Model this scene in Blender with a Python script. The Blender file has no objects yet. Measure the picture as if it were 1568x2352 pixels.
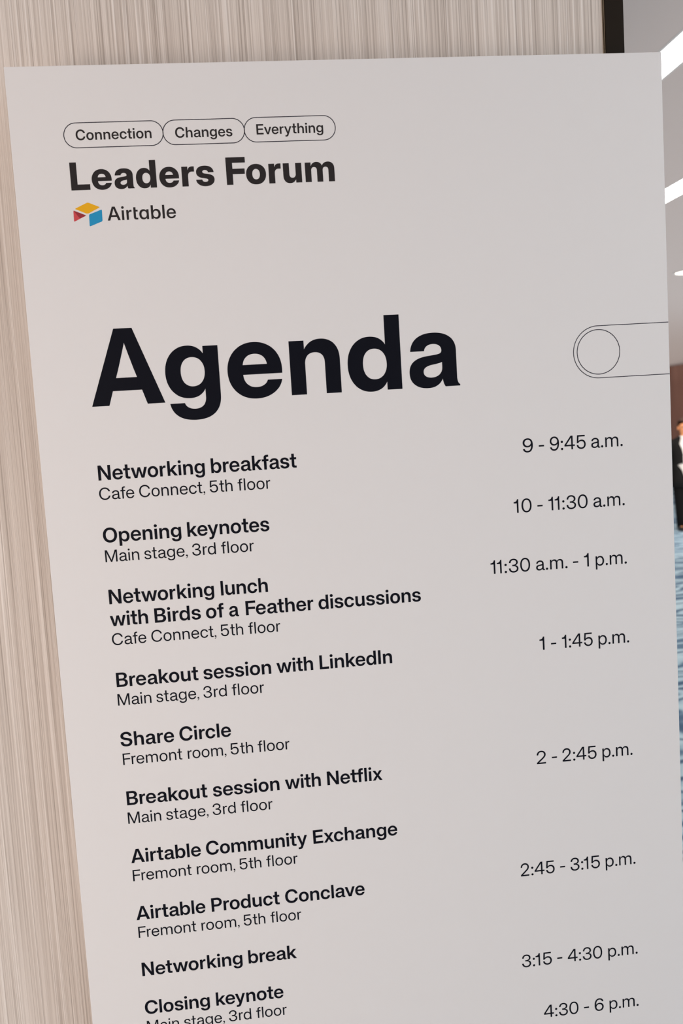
import bpy, bmesh, math, random
from mathutils import Vector, Matrix, geometry
random.seed(4)
scene = bpy.context.scene
COL = scene.collection

# ------------------------------------------------------------------ camera
# World frame: X runs along the sign, Y into the lobby, Z up; the sign's front face is the plane Y = 0.
EYE = 1.75
TOP = EYE + 0.5285773          # height of the sign's top edge
GAP = 0.10                     # sign face to patterned wall
CEIL = EYE + 1.30
cam_data = bpy.data.cameras.new('camera')
cam = bpy.data.objects.new('camera', cam_data)
COL.objects.link(cam)
right = Vector((0.9927295, -0.1035581, -0.0613498))
down = Vector((-0.0706707, -0.0888763, -0.9935324))
fwd = Vector((0.0974358, 0.9906446, -0.0955487))
M = Matrix((right, -down, -fwd)).transposed().to_4x4()
M.translation = Vector((0.3022994, -1.3792, EYE))
cam.matrix_world = M
cam_data.sensor_fit = 'VERTICAL'
cam_data.sensor_height = 36.0
cam_data.sensor_width = 24.0
cam_data.lens = 2100.0 / 2352.0 * 36.0
cam_data.clip_start = 0.05
cam_data.clip_end = 200
cam_data.dof.use_dof = True
cam_data.dof.focus_distance = 1.40
cam_data.dof.aperture_fstop = 6.3
scene.camera = cam

# ------------------------------------------------------------------ light and exposure
world = bpy.data.worlds.new('lobby_ambience')
scene.world = world
world.use_nodes = True
bg = world.node_tree.nodes['Background']
bg.inputs[0].default_value = (0.955, 0.955, 1.0, 1)
bg.inputs[1].default_value = 0.40
vs = scene.view_settings
scene.display_settings.display_device = 'sRGB'
vs.view_transform = 'Standard'
vs.look = 'None'
vs.gamma = 1.0
vs.exposure = 0.0
vs.use_curve_mapping = False

def lamp(name, loc, target, energy, color, sx, sy):
    d = bpy.data.lights.new(name, 'AREA')
    d.shape = 'RECTANGLE'
    d.size, d.size_y = sx, sy
    d.energy, d.color = energy, color
    o = bpy.data.objects.new(name, d)
    COL.objects.link(o)
    o.location = loc
    o.rotation_euler = (Vector(target) - Vector(loc)).to_track_quat('-Z', 'Y').to_euler()
    return o

def spot(name, loc, target, energy, color, angle):
    d = bpy.data.lights.new(name, 'SPOT')
    d.energy, d.color, d.spot_size, d.spot_blend, d.shadow_soft_size = energy, color, math.radians(angle), 0.8, 0.12
    o = bpy.data.objects.new(name, d)
    COL.objects.link(o)
    o.location = loc
    o.rotation_euler = (Vector(target) - Vector(loc)).to_track_quat('-Z', 'Y').to_euler()

lamp('cool_right_lamp', (4.2, -3.4, 1.9), (0.6, 0.0, 1.6), 35, (0.66, 0.85, 1.0), 2.4, 2.2)  # cool light from the right, its source out of view
lamp('warm_lobby_lamp', (-1.9, -2.6, 1.15), (0.3, 0.0, 1.1), 66, (1.0, 0.815, 0.70), 1.6, 1.4)
lamp('ceiling_fill', (8.0, 20.1, 2.45), (8.0, 20.1, 5.0), 730, (1.0, 0.87, 0.79), 13.2, 40.0)  # added upward fill that brightens the ceiling, no fixture there
lamp('carpet_fill', (6.8, 7.5, CEIL - 0.05), (6.8, 7.5, 0), 150, (1.0, 0.96, 0.92), 5.0, 9.0)  # added downward fill to lighten the carpet, not a real panel
spot('person_fill_spot', (4.4, 3.0, 2.95), (6.3, 10.7, 1.0), 2500, (1.0, 0.93, 0.86), 34)  # added fill aimed at the person, no such fixture in the lobby
spot('right_wall_fill_spot', (9.0, 24.0, 2.95), (15.2, 32.0, 1.6), 2100, (1.0, 0.90, 0.85), 60)  # added fill that lifts the distant brown wall, fixture made up

# ------------------------------------------------------------------ materials
def new_mat(name, color, rough=0.5, spec=0.5, metal=0.0):
    m = bpy.data.materials.new(name)
    m.use_nodes = True
    b = m.node_tree.nodes['Principled BSDF']
    b.inputs['Base Color'].default_value = (*color, 1)
    b.inputs['Roughness'].default_value = rough
    b.inputs['Specular IOR Level'].default_value = spec
    b.inputs['Metallic'].default_value = metal
    return m

def nd(m, kind, **kw):
    n = m.node_tree.nodes.new(kind)
    for k, v in kw.items():
        setattr(n, k, v)
    return n

def lk(m, a, b):
    m.node_tree.links.new(a, b)

def ramp(m, stops, interp='LINEAR'):
    r = nd(m, 'ShaderNodeValToRGB')
    r.color_ramp.interpolation = interp
    e = r.color_ramp.elements
    e[0].position, e[0].color = stops[0][0], (*stops[0][1], 1)
    e[1].position, e[1].color = stops[-1][0], (*stops[-1][1], 1)
    for p, c in stops[1:-1]:
        x = e.new(p)
        x.color = (*c, 1)
    return r

def coords(m, scale):
    tc = nd(m, 'ShaderNodeTexCoord')
    mp = nd(m, 'ShaderNodeMapping')
    mp.inputs['Scale'].default_value = scale
    lk(m, tc.outputs['Object'], mp.inputs['Vector'])
    return mp.outputs['Vector']

def noise(m, scale, size=1.0, detail=2.0, rough=0.5):
    n = nd(m, 'ShaderNodeTexNoise')
    n.inputs['Scale'].default_value = size
    n.inputs['Detail'].default_value = detail
    n.inputs['Roughness'].default_value = rough
    lk(m, coords(m, scale), n.inputs['Vector'])
    return n.outputs['Fac']

def math_node(m, op, a, b):
    n = nd(m, 'ShaderNodeMath', operation=op)
    for i, v in enumerate((a, b)):
        if isinstance(v, (int, float)):
            n.inputs[i].default_value = v
        else:
            lk(m, v, n.inputs[i])
    return n.outputs[0]

def bump(m, height, strength, distance=0.001):
    b = nd(m, 'ShaderNodeBump')
    b.inputs['Strength'].default_value = strength
    b.inputs['Distance'].default_value = distance
    lk(m, height, b.inputs['Height'])
    lk(m, b.outputs['Normal'], m.node_tree.nodes['Principled BSDF'].inputs['Normal'])

def base(m):
    return m.node_tree.nodes['Principled BSDF'].inputs['Base Color']

# printed board: white satin laminate with a faint grain
M_BOARD = new_mat('board_laminate', (0.80, 0.782, 0.776), 0.55, 0.25)
bump(M_BOARD, noise(M_BOARD, (900, 900, 900), 1.0, 2.0), 0.12, 0.0003)
M_EDGE = new_mat('board_foam_core', (0.80, 0.79, 0.78), 0.8, 0.2)
M_INK = new_mat('black_ink', (0.0050, 0.0056, 0.0105), 0.42, 0.09)
M_INK_SHEEN = new_mat('black_ink_warm_sheen', (0.020, 0.016, 0.0165), 0.55, 0.25)  # same black ink, with warm light's brownish sheen put into its colour
M_LINE = new_mat('line_ink', (0.03, 0.028, 0.042), 0.5, 0.25)
M_YELLOW = new_mat('yellow_ink', (0.86, 0.44, 0.012), 0.55, 0.2)
M_RED = new_mat('red_ink', (0.63, 0.075, 0.085), 0.55, 0.2)
M_RED_DARK = new_mat('dark_red_ink', (0.33, 0.035, 0.045), 0.55, 0.2)
M_BLUE = new_mat('blue_ink', (0.02, 0.30, 0.56), 0.55, 0.2)

# wall covering: embossed vinyl with irregular vertical ribs
M_WALL = new_mat('ribbed_wallcovering', (0.6, 0.5, 0.42), 0.5, 0.3)
s1 = noise(M_WALL, (1, 1, 0.003), 170.0, 0.0)
s2 = noise(M_WALL, (1, 1, 0.003), 360.0, 1.0)
s3 = noise(M_WALL, (1, 1, 0.004), 800.0, 1.0)
s4 = noise(M_WALL, (1, 1, 0.02), 9.0, 2.0)
mix = math_node(M_WALL, 'ADD', math_node(M_WALL, 'MULTIPLY', s2, 0.50),
                math_node(M_WALL, 'ADD', math_node(M_WALL, 'MULTIPLY', s3, 0.42), math_node(M_WALL, 'MULTIPLY', s4, 0.08)))
rp = ramp(M_WALL, [(0.35, (0.42, 0.36, 0.315)), (0.46, (0.63, 0.56, 0.505)), (0.54, (0.72, 0.65, 0.59)), (0.66, (0.83, 0.76, 0.70))])
lk(M_WALL, mix, rp.inputs[0])
ridge = ramp(M_WALL, [(0.565, (0, 0, 0)), (0.60, (1, 1, 1)), (0.645, (0.12, 0.12, 0.12))])
lk(M_WALL, s1, ridge.inputs[0])
mx = nd(M_WALL, 'ShaderNodeMixRGB')
lk(M_WALL, math_node(M_WALL, 'MULTIPLY', ridge.outputs[0], 0.85), mx.inputs[0])
lk(M_WALL, rp.outputs[0], mx.inputs[1])
mx.inputs[2].default_value = (0.91, 0.85, 0.80, 1)
lk(M_WALL, mx.outputs[0], base(M_WALL))
bump(M_WALL, math_node(M_WALL, 'ADD', mix, math_node(M_WALL, 'MULTIPLY', ridge.outputs[0], 0.4)), 0.3, 0.0015)

M_TRIM = new_mat('dark_bronze_trim', (0.014, 0.009, 0.005), 0.5, 0.12, 0.0)
M_LIP = new_mat('bronze_lip', (0.19, 0.135, 0.085), 0.35, 0.5, 0.6)
M_CEIL = new_mat('ceiling_paint', (0.70, 0.63, 0.605), 0.9, 0.1)
M_BROWN = new_mat('brown_wall_finish', (0.155, 0.078, 0.058), 0.6, 0.3)
lkr = ramp(M_BROWN, [(0.3, (0.13, 0.064, 0.047)), (0.7, (0.18, 0.092, 0.069))])
lk(M_BROWN, noise(M_BROWN, (0.4, 3.0, 0.25), 1.0, 4.0), lkr.inputs[0])
lk(M_BROWN, lkr.outputs[0], base(M_BROWN))

# carpet: pale blue with broken wavy navy strokes
M_CARPET = new_mat('patterned_carpet', (0.3, 0.45, 0.6), 0.95, 0.05)
n1 = noise(M_CARPET, (0.85, 2.5, 1.0), 1.0, 1.5, 0.45)
wave = nd(M_CARPET, 'ShaderNodeMath', operation='SINE')
lk(M_CARPET, math_node(M_CARPET, 'MULTIPLY', n1, 72.0), wave.inputs[0])
brk = noise(M_CARPET, (1.3, 3.0, 1.0), 1.0, 2.0)
fine = noise(M_CARPET, (14.0, 40.0, 1.0), 1.0, 2.0)
val = math_node(M_CARPET, 'ADD', math_node(M_CARPET, 'MULTIPLY', wave.outputs[0], 0.26),
                math_node(M_CARPET, 'ADD', math_node(M_CARPET, 'MULTIPLY', brk, 0.85), math_node(M_CARPET, 'MULTIPLY', fine, 0.18)))
cr = ramp(M_CARPET, [(0.22, (0.085, 0.145, 0.235)), (0.38, (0.15, 0.24, 0.345)), (0.54, (0.40, 0.555, 0.65)), (0.80, (0.55, 0.71, 0.78))])
lk(M_CARPET, val, cr.inputs[0])
lk(M_CARPET, cr.outputs[0], base(M_CARPET))
bump(M_CARPET, noise(M_CARPET, (260, 260, 260), 1.0, 2.0), 0.6, 0.004)

def emitter(name, color, strength):
    m = new_mat(name, (0.9, 0.9, 0.9), 0.4)
    b = m.node_tree.nodes['Principled BSDF']
    b.inputs['Emission Color'].default_value = (*color, 1)
    b.inputs['Emission Strength'].default_value = strength
    return m
M_GLOW = emitter('light_diffuser', (1.0, 0.96, 0.91), 9.0)
M_GLOW_WARM = emitter('downlight_lens', (1.0, 0.92, 0.78), 4.0)
M_WHITE = new_mat('white_enamel', (0.75, 0.74, 0.73), 0.4)

M_SKIN = new_mat('skin', (0.72, 0.30, 0.13), 0.5, 0.4)
M_HAIR = new_mat('brown_hair', (0.075, 0.036, 0.022), 0.6, 0.3)
M_JACKET = new_mat('black_jacket_cloth', (0.010, 0.0095, 0.009), 0.8, 0.15)
M_TROUSERS = new_mat('black_trouser_cloth', (0.006, 0.006, 0.006), 0.85, 0.1)
M_SHIRT = new_mat('white_shirt_cloth', (0.82, 0.78, 0.73), 0.8, 0.2)
M_SHOE = new_mat('black_shoe_leather', (0.012, 0.012, 0.012), 0.4, 0.4)
M_EYE = new_mat('eye_dark', (0.03, 0.02, 0.015), 0.2, 0.5)
M_LIPS = new_mat('lips', (0.45, 0.13, 0.09), 0.5, 0.4)

# ------------------------------------------------------------------ mesh helpers
def link(name, me, mats, parent=None):
    o = bpy.data.objects.new(name, me)
    for m in (mats if isinstance(mats, (list, tuple)) else [mats]):
        me.materials.append(m)
    COL.objects.link(o)
    if parent:
        o.parent = parent
    return o

def from_bm(name, bm, mats, parent=None, smooth=False):
    me = bpy.data.meshes.new(name)
    bmesh.ops.recalc_face_normals(bm, faces=bm.faces)
    bm.to_mesh(me)
    bm.free()
    if smooth:
        for p in me.polygons:
            p.use_smooth = True
    return link(name, me, mats, parent)

def box(bm, lo, hi, bevel=0.0, seg=2, mat=0):
    r = bmesh.ops.create_cube(bm, size=1.0)
    c = [(a + b) / 2 for a, b in zip(lo, hi)]
    for v in r['verts']:
        v.co = Vector(c) + Vector([v.co[i] * (hi[i] - lo[i]) for i in range(3)])
    fs = set(f for v in r['verts'] for f in v.link_faces)
    for f in fs:
        f.material_index = mat
    if bevel:
        es = list(set(e for v in r['verts'] for e in v.link_edges))
        bmesh.ops.bevel(bm, geom=es, offset=bevel, segments=seg, affect='EDGES', profile=0.5)

def structure(name, bm, mats):
    o = from_bm(name, bm, mats)
    o['kind'] = 'structure'
    return o

def thing(name, label, cat, loc=(0, 0, 0), group=None):
    o = bpy.data.objects.new(name, None)
    o.empty_display_size = 0.1
    COL.objects.link(o)
    o.location = loc
    o['label'] = label
    o['category'] = cat
    if group:
        o['group'] = group
    return o

# ------------------------------------------------------------------ the setting
bm = bmesh.new()
box(bm, (-5, -6, -0.1), (15.2, 62, 0))
structure('floor', bm, M_CARPET)
bm = bmesh.new()
box(bm, (-5, -6, CEIL), (15.2, 62, CEIL + 0.1))
structure('ceiling', bm, M_CEIL)
bm = bmesh.new()
box(bm, (-5.15, GAP + 0.22, 0), (-5, 62, CEIL))
structure('wall_left', bm, M_WALL)
TRIM_L, TRIM_R = 0.9195, 0.9508
bm = bmesh.new()
box(bm, (-5, GAP, 0), (TRIM_L - 0.004, GAP + 0.22, CEIL))
structure('wall_back', bm, M_WALL)
bm = bmesh.new()
box(bm, (TRIM_L, GAP - 0.002, 0), (TRIM_R, GAP + 0.222, CEIL), 0.0008, 1, 0)
box(bm, (TRIM_L - 0.0042, GAP - 0.001, 0), (TRIM_L - 0.0030, GAP + 0.01, CEIL), 0, 1, 1)
box(bm, (TRIM_L - 0.0018, GAP - 0.001, 0), (TRIM_L - 0.0006, GAP + 0.01, CEIL), 0, 1, 1)
structure('trim_1', bm, [M_TRIM, M_LIP])
bm = bmesh.new()
box(bm, (15.2, -6, 0), (15.35, 62, CEIL))
structure('wall_right', bm, M_BROWN)
bm = bmesh.new()
box(bm, (-5, 62, 0), (15.2, 62.15, CEIL))
structure('wall_far', bm, M_BROWN)

# ------------------------------------------------------------------ the sign
SIZE = {"h":0.030407,"s":0.024679,"A":0.152848,"t":0.029255,"f":0.053338,"p":0.020002,"l":0.026562}
GLYPHS = {
 'h': {
  "A": [[12,0,1,559,1490,1,866,1490,1,1422,0,1,1114,0,1,862,763,1,822,894,0,734,1181,0,680,1372,1,757,1372,1,702,1181,0,614,894,0,571,763,1,312,0,1],[333,307,1,333,535,1,1101,535,1,1101,307,1]],
  "B": [[119,0,1,119,1490,1,703,1490,1,861,1490,0,1084,1393,0,1200,1221,0,1200,1104,1,1200,1019,0,1136,887,0,1019,800,0,938,777,1,938,775,1,1028,766,0,1172,678,0,1256,526,0,1256,420,1,1256,295,0,1137,106,0,903,0,0,731,0,1],[394,224,1,698,224,1,828,224,0,970,331,0,970,431,1,970,498,0,907,595,0,788,648,0,704,648,1,394,648,1],[394,863,1,687,863,1,760,863,0,865,912,0,921,1003,0,921,1064,1,921,1157,0,796,1266,0,687,1266,1,394,1266,1]],
  "C": [[773,-24,1,568,-24,0,250,165,0,69,510,0,69,744,1,69,980,0,249,1325,0,568,1514,0,773,1514,1,901,1514,0,1120,1438,0,1291,1296,0,1401,1098,0,1420,974,1,1136,974,1,1122,1043,0,1058,1152,0,965,1226,0,846,1265,0,776,1265,1,643,1265,0,452,1136,0,350,902,0,350,744,1,350,587,0,452,354,0,643,225,0,776,225,1,846,225,0,964,263,0,1057,338,0,1122,445,0,1137,514,1,1420,514,1,1401,391,0,1291,193,0,1120,51,0,901,-24,0]],
  "E": [[119,0,1,119,1490,1,1166,1490,1,1166,1249,1,399,1249,1,399,873,1,1109,873,1,1109,637,1,399,637,1,399,241,1,1166,241,1,1166,0,1]],
  "F": [[119,0,1,119,1490,1,1133,1490,1,1133,1249,1,399,1249,1,399,856,1,1082,856,1,1082,621,1,399,621,1,399,0,1]],
  "I": [[399,1490,1,399,0,1,119,0,1,119,1490,1]],
  "L": [[119,0,1,119,1490,1,399,1490,1,399,241,1,1085,241,1,1085,0,1]],
  "N": [[119,0,1,119,1490,1,418,1490,1,926,683,1,948,649,0,1014,535,0,1088,403,0,1122,341,1,1091,271,1,1087,336,0,1082,506,0,1079,661,0,1079,704,1,1079,1490,1,1359,1490,1,1359,0,1,1059,0,1,601,727,1,576,768,0,495,904,0,394,1079,0,339,1177,1,385,1215,1,392,1104,0,397,913,0,399,770,0,399,729,1,399,0,1]],
  "O": [[766,-24,1,566,-24,0,250,166,0,69,511,0,69,744,1,69,979,0,250,1325,0,566,1514,0,766,1514,1,966,1514,0,1281,1325,0,1463,979,0,1463,744,1,1463,510,0,1281,165,0,966,-24,0],[766,225,1,885,225,0,1073,346,0,1181,578,0,1181,744,1,1181,911,0,1073,1144,0,885,1265,0,766,1265,1,647,1265,0,459,1144,0,350,911,0,350,744,1,350,578,0,459,346,0,647,225,0]],
  "P": [[119,0,1,119,1490,1,695,1490,1,860,1490,0,1101,1373,0,1232,1157,0,1232,1009,1,1232,862,0,1099,646,0,856,528,0,690,528,1,272,528,1,272,765,1,679,765,1,765,765,0,890,824,0,958,934,0,958,1009,1,958,1085,0,890,1193,0,765,1253,0,679,1253,1,399,1253,1,399,0,1]],
  "S": [[667,-24,1,481,-24,0,214,98,0,72,327,0,72,487,1,344,487,1,346,400,0,424,276,0,569,209,0,669,209,1,760,209,0,894,260,0,970,353,0,970,416,1,970,467,0,914,543,0,794,600,0,696,621,1,537,657,1,314,707,0,101,909,0,101,1067,1,101,1201,0,240,1402,0,489,1514,0,655,1514,1,824,1514,0,1069,1399,0,1205,1185,0,1210,1036,1,946,1036,1,938,1150,0,782,1280,0,655,1280,1,575,1280,0,451,1229,0,381,1139,0,381,1081,1,381,1032,0,435,961,0,552,907,0,647,886,1,795,852,1,912,827,0,1083,751,0,1194,649,0,1247,516,0,1247,434,1,1247,293,0,1106,88,0,846,-24,0]],
  "a": [[432,-17,1,327,-17,0,162,54,0,67,196,0,67,303,1,67,394,0,135,513,0,250,585,0,400,622,0,481,631,1,579,641,0,694,658,0,743,693,0,743,728,1,743,736,1,743,780,0,699,846,0,616,884,0,557,884,1,499,884,0,409,846,0,357,779,0,353,734,1,99,734,1,105,842,0,220,1002,0,423,1091,0,564,1091,1,669,1091,0,834,1040,0,948,946,0,1008,811,0,1008,727,1,1008,293,1,1008,130,0,1038,128,0,1113,136,1,1113,-4,1,1060,-16,0,914,-16,0,744,61,0,746,177,1,742,151,1,716,102,0,635,26,0,516,-17,0],[501,178,1,579,178,0,688,236,0,745,333,0,745,394,1,745,507,1,733,499,0,688,486,0,628,473,0,557,461,0,519,455,1,467,448,0,379,413,0,326,354,0,326,307,1,326,267,0,369,209,0,448,178,0]],
  "b": [[691,-22,1,623,-22,0,502,19,0,406,100,0,374,162,1,372,162,1,372,0,1,109,0,1,109,1490,1,376,1490,1,376,908,1,378,908,1,412,965,0,506,1040,0,625,1078,0,693,1078,1,829,1078,0,1034,939,0,1149,691,0,1149,529,1,1149,364,0,1035,116,0,830,-22,0],[626,199,1,702,199,0,815,276,0,878,424,0,878,529,1,878,635,0,815,781,0,702,858,0,626,858,1,547,858,0,428,777,0,362,629,0,362,529,1,362,429,0,428,281,0,547,199,0]],
  "c": [[582,-24,1,427,-24,0,192,117,0,61,369,0,61,533,1,61,698,0,192,951,0,427,1093,0,582,1093,1,683,1093,0,854,1032,0,982,922,0,1059,771,0,1067,680,1,807,680,1,800,723,0,765,792,0,709,843,0,633,870,0,586,870,1,506,870,0,392,788,0,331,636,0,331,533,1,331,431,0,392,280,0,506,198,0,586,198,1,633,198,0,708,225,0,762,276,0,797,347,0,805,390,1,1067,390,1,1061,300,0,985,149,0,856,38,0,684,-24,0]],
  "d": [[518,-22,1,381,-22,0,175,116,0,61,364,0,61,529,1,61,691,0,176,939,0,382,1078,0,516,1078,1,585,1078,0,703,1040,0,798,965,0,832,908,1,833,908,1,833,1490,1,1101,1490,1,1101,0,1,837,0,1,837,162,1,836,162,1,804,100,0,708,19,0,588,-22,0],[583,199,1,663,199,0,782,281,0,847,429,0,847,529,1,847,629,0,782,777,0,663,858,0,583,858,1,508,858,0,394,781,0,331,635,0,331,529,1,331,424,0,394,276,0,508,199,0]],
  "e": [[581,-24,1,422,-24,0,188,119,0,61,371,0,61,533,1,61,697,0,191,949,0,421,1093,0,571,1093,1,686,1093,0,873,1012,0,1009,864,0,1082,661,0,1082,538,1,1082,465,1,163,465,1,163,646,1,950,646,1,830,599,1,830,686,0,768,813,0,654,882,0,575,882,1,498,882,0,384,813,0,322,686,0,322,599,1,322,481,1,322,393,0,384,259,0,503,185,0,588,185,1,649,185,0,744,222,0,808,288,0,822,332,1,1070,332,1,1050,227,0,913,67,0,706,-24,0]],
  "f": [[691,1056,1,691,843,1,17,843,1,17,1056,1],[208,0,1,208,1204,1,208,1298,0,282,1425,0,429,1490,0,536,1490,1,585,1490,0,674,1490,0,691,1490,1,691,1277,1,679,1277,0,614,1277,0,592,1277,1,529,1277,0,475,1223,0,475,1160,1,475,0,1]],
  "g": [[595,-374,1,452,-374,0,247,-291,0,128,-140,0,113,-37,1,373,-37,1,385,-81,0,446,-140,0,538,-172,0,595,-172,1,710,-172,0,836,-47,0,836,72,1,836,226,1,835,226,1,802,167,0,707,91,0,588,54,0,518,54,1,381,54,0,175,186,0,61,418,0,61,569,1,61,722,0,176,957,0,382,1091,0,516,1091,1,585,1091,0,704,1053,0,802,977,0,835,920,1,836,920,1,836,1069,1,1101,1069,1,1101,89,1,1101,-75,0,970,-279,0,742,-374,0],[583,262,1,663,262,0,782,339,0,847,479,0,847,573,1,847,667,0,782,806,0,663,883,0,583,883,1,508,883,0,394,811,0,331,672,0,331,573,1,331,473,0,394,335,0,508,262,0]],
  "h": [[376,593,1,376,0,1,109,0,1,109,1490,1,376,1490,1,376,785,1,322,785,1,373,926,0,558,1078,0,698,1078,1,810,1078,0,978,981,0,1073,795,0,1073,660,1,1073,0,1,805,0,1,805,615,1,805,728,0,698,845,0,599,845,1,535,845,0,434,792,0,376,681,0]],
  "i": [[109,0,1,109,1056,1,376,1056,1,376,0,1],[242,1204,1,175,1204,0,85,1290,0,85,1353,1,85,1416,0,175,1501,0,242,1501,1,310,1501,0,399,1416,0,399,1352,1,399,1289,0,310,1204,0]],
  "k": [[352,321,1,352,636,1,379,636,1,776,1056,1,1094,1056,1,608,531,1,551,531,1],[109,0,1,109,1490,1,376,1490,1,376,0,1],[802,0,1,447,472,1,626,659,1,1119,0,1]],
  "l": [[376,1490,1,376,0,1,109,0,1,109,1490,1]],
  "m": [[109,0,1,109,1069,1,367,1069,1,367,833,1,349,833,1,377,919,0,479,1034,0,612,1091,0,686,1091,1,807,1091,0,984,949,0,1004,833,1,972,833,1,992,911,0,1094,1027,0,1240,1091,0,1327,1091,1,1427,1091,0,1588,1002,0,1681,831,0,1681,706,1,1681,0,1,1414,0,1,1414,663,1,1414,766,0,1303,863,0,1224,863,1,1163,863,0,1073,810,0,1024,715,0,1024,652,1,1024,0,1,766,0,1,766,674,1,766,760,0,661,863,0,579,863,1,524,863,0,432,811,0,376,709,0,376,635,1,376,0,1]],
  "n": [[376,601,1,376,0,1,109,0,1,109,1069,1,372,1069,1,372,795,1,322,795,1,373,937,0,558,1091,0,698,1091,1,810,1091,0,978,993,0,1073,805,0,1073,668,1,1073,0,1,805,0,1,805,623,1,805,737,0,698,855,0,599,855,1,535,855,0,434,802,0,376,689,0]],
  "o": [[587,-24,1,431,-24,0,193,116,0,61,367,0,61,533,1,61,700,0,193,952,0,431,1093,0,587,1093,1,745,1093,0,981,952,0,1114,700,0,1114,533,1,1114,367,0,981,116,0,745,-24,0],[587,199,1,665,199,0,780,280,0,844,430,0,844,533,1,844,638,0,780,788,0,665,869,0,587,869,1,510,869,0,394,789,0,331,638,0,331,533,1,331,429,0,394,280,0,510,199,0]],
  "p": [[109,-418,1,109,1056,1,372,1056,1,372,910,1,376,910,1,408,966,0,504,1040,0,625,1078,0,693,1078,1,829,1078,0,1034,939,0,1149,691,0,1149,529,1,1149,364,0,1035,116,0,830,-22,0,691,-22,1,623,-22,0,505,19,0,411,99,0,379,158,1,376,158,1,376,-418,1],[626,199,1,702,199,0,815,276,0,878,424,0,878,529,1,878,635,0,815,781,0,702,858,0,626,858,1,547,858,0,428,777,0,362,629,0,362,529,1,362,429,0,428,281,0,547,199,0]],
  "r": [[109,0,1,109,1069,1,367,1069,1,367,890,1,370,890,1,399,983,0,523,1078,0,626,1078,1,652,1078,0,694,1076,0,710,1075,1,710,838,1,696,840,0,626,845,0,588,845,1,529,845,0,432,790,0,376,679,0,376,596,1,376,0,1]],
  "s": [[532,-25,1,400,-25,0,193,57,0,68,218,0,59,332,1,323,332,1,331,257,0,436,174,0,527,174,1,616,174,0,716,243,0,716,297,1,716,343,0,641,400,0,575,414,1,393,451,1,241,482,0,83,638,0,83,760,1,83,860,0,189,1009,0,384,1092,0,516,1092,1,648,1092,0,845,1004,0,958,844,0,961,734,1,711,734,1,710,803,0,607,893,0,523,893,1,443,893,0,350,822,0,350,770,1,350,724,0,422,666,0,486,652,1,679,613,1,838,580,0,987,437,0,987,319,1,987,214,0,871,59,0,665,-25,0]],
  "t": [[684,1056,1,684,843,1,17,843,1,17,1056,1],[201,1429,1,468,1429,1,468,311,1,468,256,0,513,213,0,574,213,1,599,213,0,664,213,0,684,213,1,684,0,1,657,0,0,569,0,0,525,0,1,359,0,0,201,133,0,201,271,1]],
  "u": [[484,-22,1,373,-22,0,204,76,0,109,264,0,109,401,1,109,1069,1,376,1069,1,376,446,1,376,332,0,485,214,0,583,214,1,647,214,0,748,267,0,805,380,0,805,468,1,805,1069,1,1073,1069,1,1073,0,1,810,0,1,810,274,1,860,274,1,809,132,0,624,-22,0]],
  "v": [[411,0,1,16,1069,1,298,1069,1,484,522,1,514,431,0,568,250,0,594,159,1,530,159,1,557,250,0,609,431,0,638,522,1,821,1069,1,1100,1069,1,705,0,1]],
  "w": [[342,0,1,16,1069,1,296,1069,1,401,674,1,430,561,0,484,319,0,511,202,1,475,202,1,504,319,0,562,561,0,593,674,1,701,1069,1,945,1069,1,1052,674,1,1083,561,0,1141,319,0,1170,202,1,1133,202,1,1160,319,0,1214,561,0,1243,674,1,1347,1069,1,1631,1069,1,1305,0,1,1028,0,1,901,438,1,883,503,0,849,636,0,815,773,0,797,839,1,850,839,1,833,773,0,798,636,0,764,503,0,745,438,1,617,0,1]],
  "x": [[16,0,1,445,613,1,441,481,1,41,1069,1,337,1069,1,440,906,1,481,839,0,556,712,0,593,648,1,501,648,1,540,712,0,615,839,0,656,906,1,762,1069,1,1053,1069,1,646,481,1,651,614,1,1071,0,1,774,0,1,655,181,1,615,247,0,541,368,0,504,430,1,586,430,1,548,368,0,474,247,0,432,181,1,311,0,1]],
  "y": [[131,-418,1,131,-203,1,259,-203,1,293,-203,0,339,-180,0,373,-129,0,387,-88,1,423,5,1,16,1069,1,298,1069,1,486,522,1,516,432,0,571,250,0,597,159,1,523,159,1,548,250,0,604,432,0,634,522,1,821,1069,1,1100,1069,1,630,-170,1,598,-254,0,507,-364,0,385,-418,0,306,-418,1,263,-418,0,174,-418,0]],
 },
 's': {
  ",": [[60,106,1,60,213,0,166,213,1,273,213,0,273,96,1,273,-160,0,87,-245,1,65,-181,1,182,-128,0,188,5,1,60,0,0]],
  "3": [[621,-24,1,465,-24,0,228,102,0,95,325,0,95,469,1,283,469,1,283,366,0,362,217,0,512,139,0,617,139,1,718,139,0,871,208,0,957,335,0,957,421,1,957,500,0,865,617,0,702,682,0,593,682,1,472,682,1,472,846,1,593,846,1,688,846,0,832,905,0,912,1013,0,912,1085,1,912,1168,0,837,1287,0,701,1351,0,610,1351,1,516,1351,0,381,1280,0,307,1148,0,307,1055,1,126,1055,1,126,1190,0,250,1398,0,468,1514,0,611,1514,1,748,1514,0,968,1406,0,1094,1218,0,1094,1096,1,1094,982,0,950,808,0,825,770,1,825,767,1,921,752,0,1062,653,0,1140,508,0,1140,420,1,1140,290,0,1005,89,0,770,-24,0]],
  "5": [[665,-20,1,521,-20,0,292,99,0,155,304,0,149,434,1,336,434,1,343,350,0,431,220,0,575,145,0,665,145,1,761,145,0,904,233,0,985,389,0,985,488,1,985,588,0,908,742,0,769,830,0,677,830,1,556,830,0,382,732,0,348,639,1,168,639,1,218,1490,1,1084,1490,1,1084,1325,1,387,1325,1,352,850,1,354,850,1,424,925,0,597,997,0,701,997,1,804,997,0,975,923,0,1098,787,0,1166,602,0,1166,491,1,1166,341,0,1040,110,0,815,-20,0]],
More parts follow.
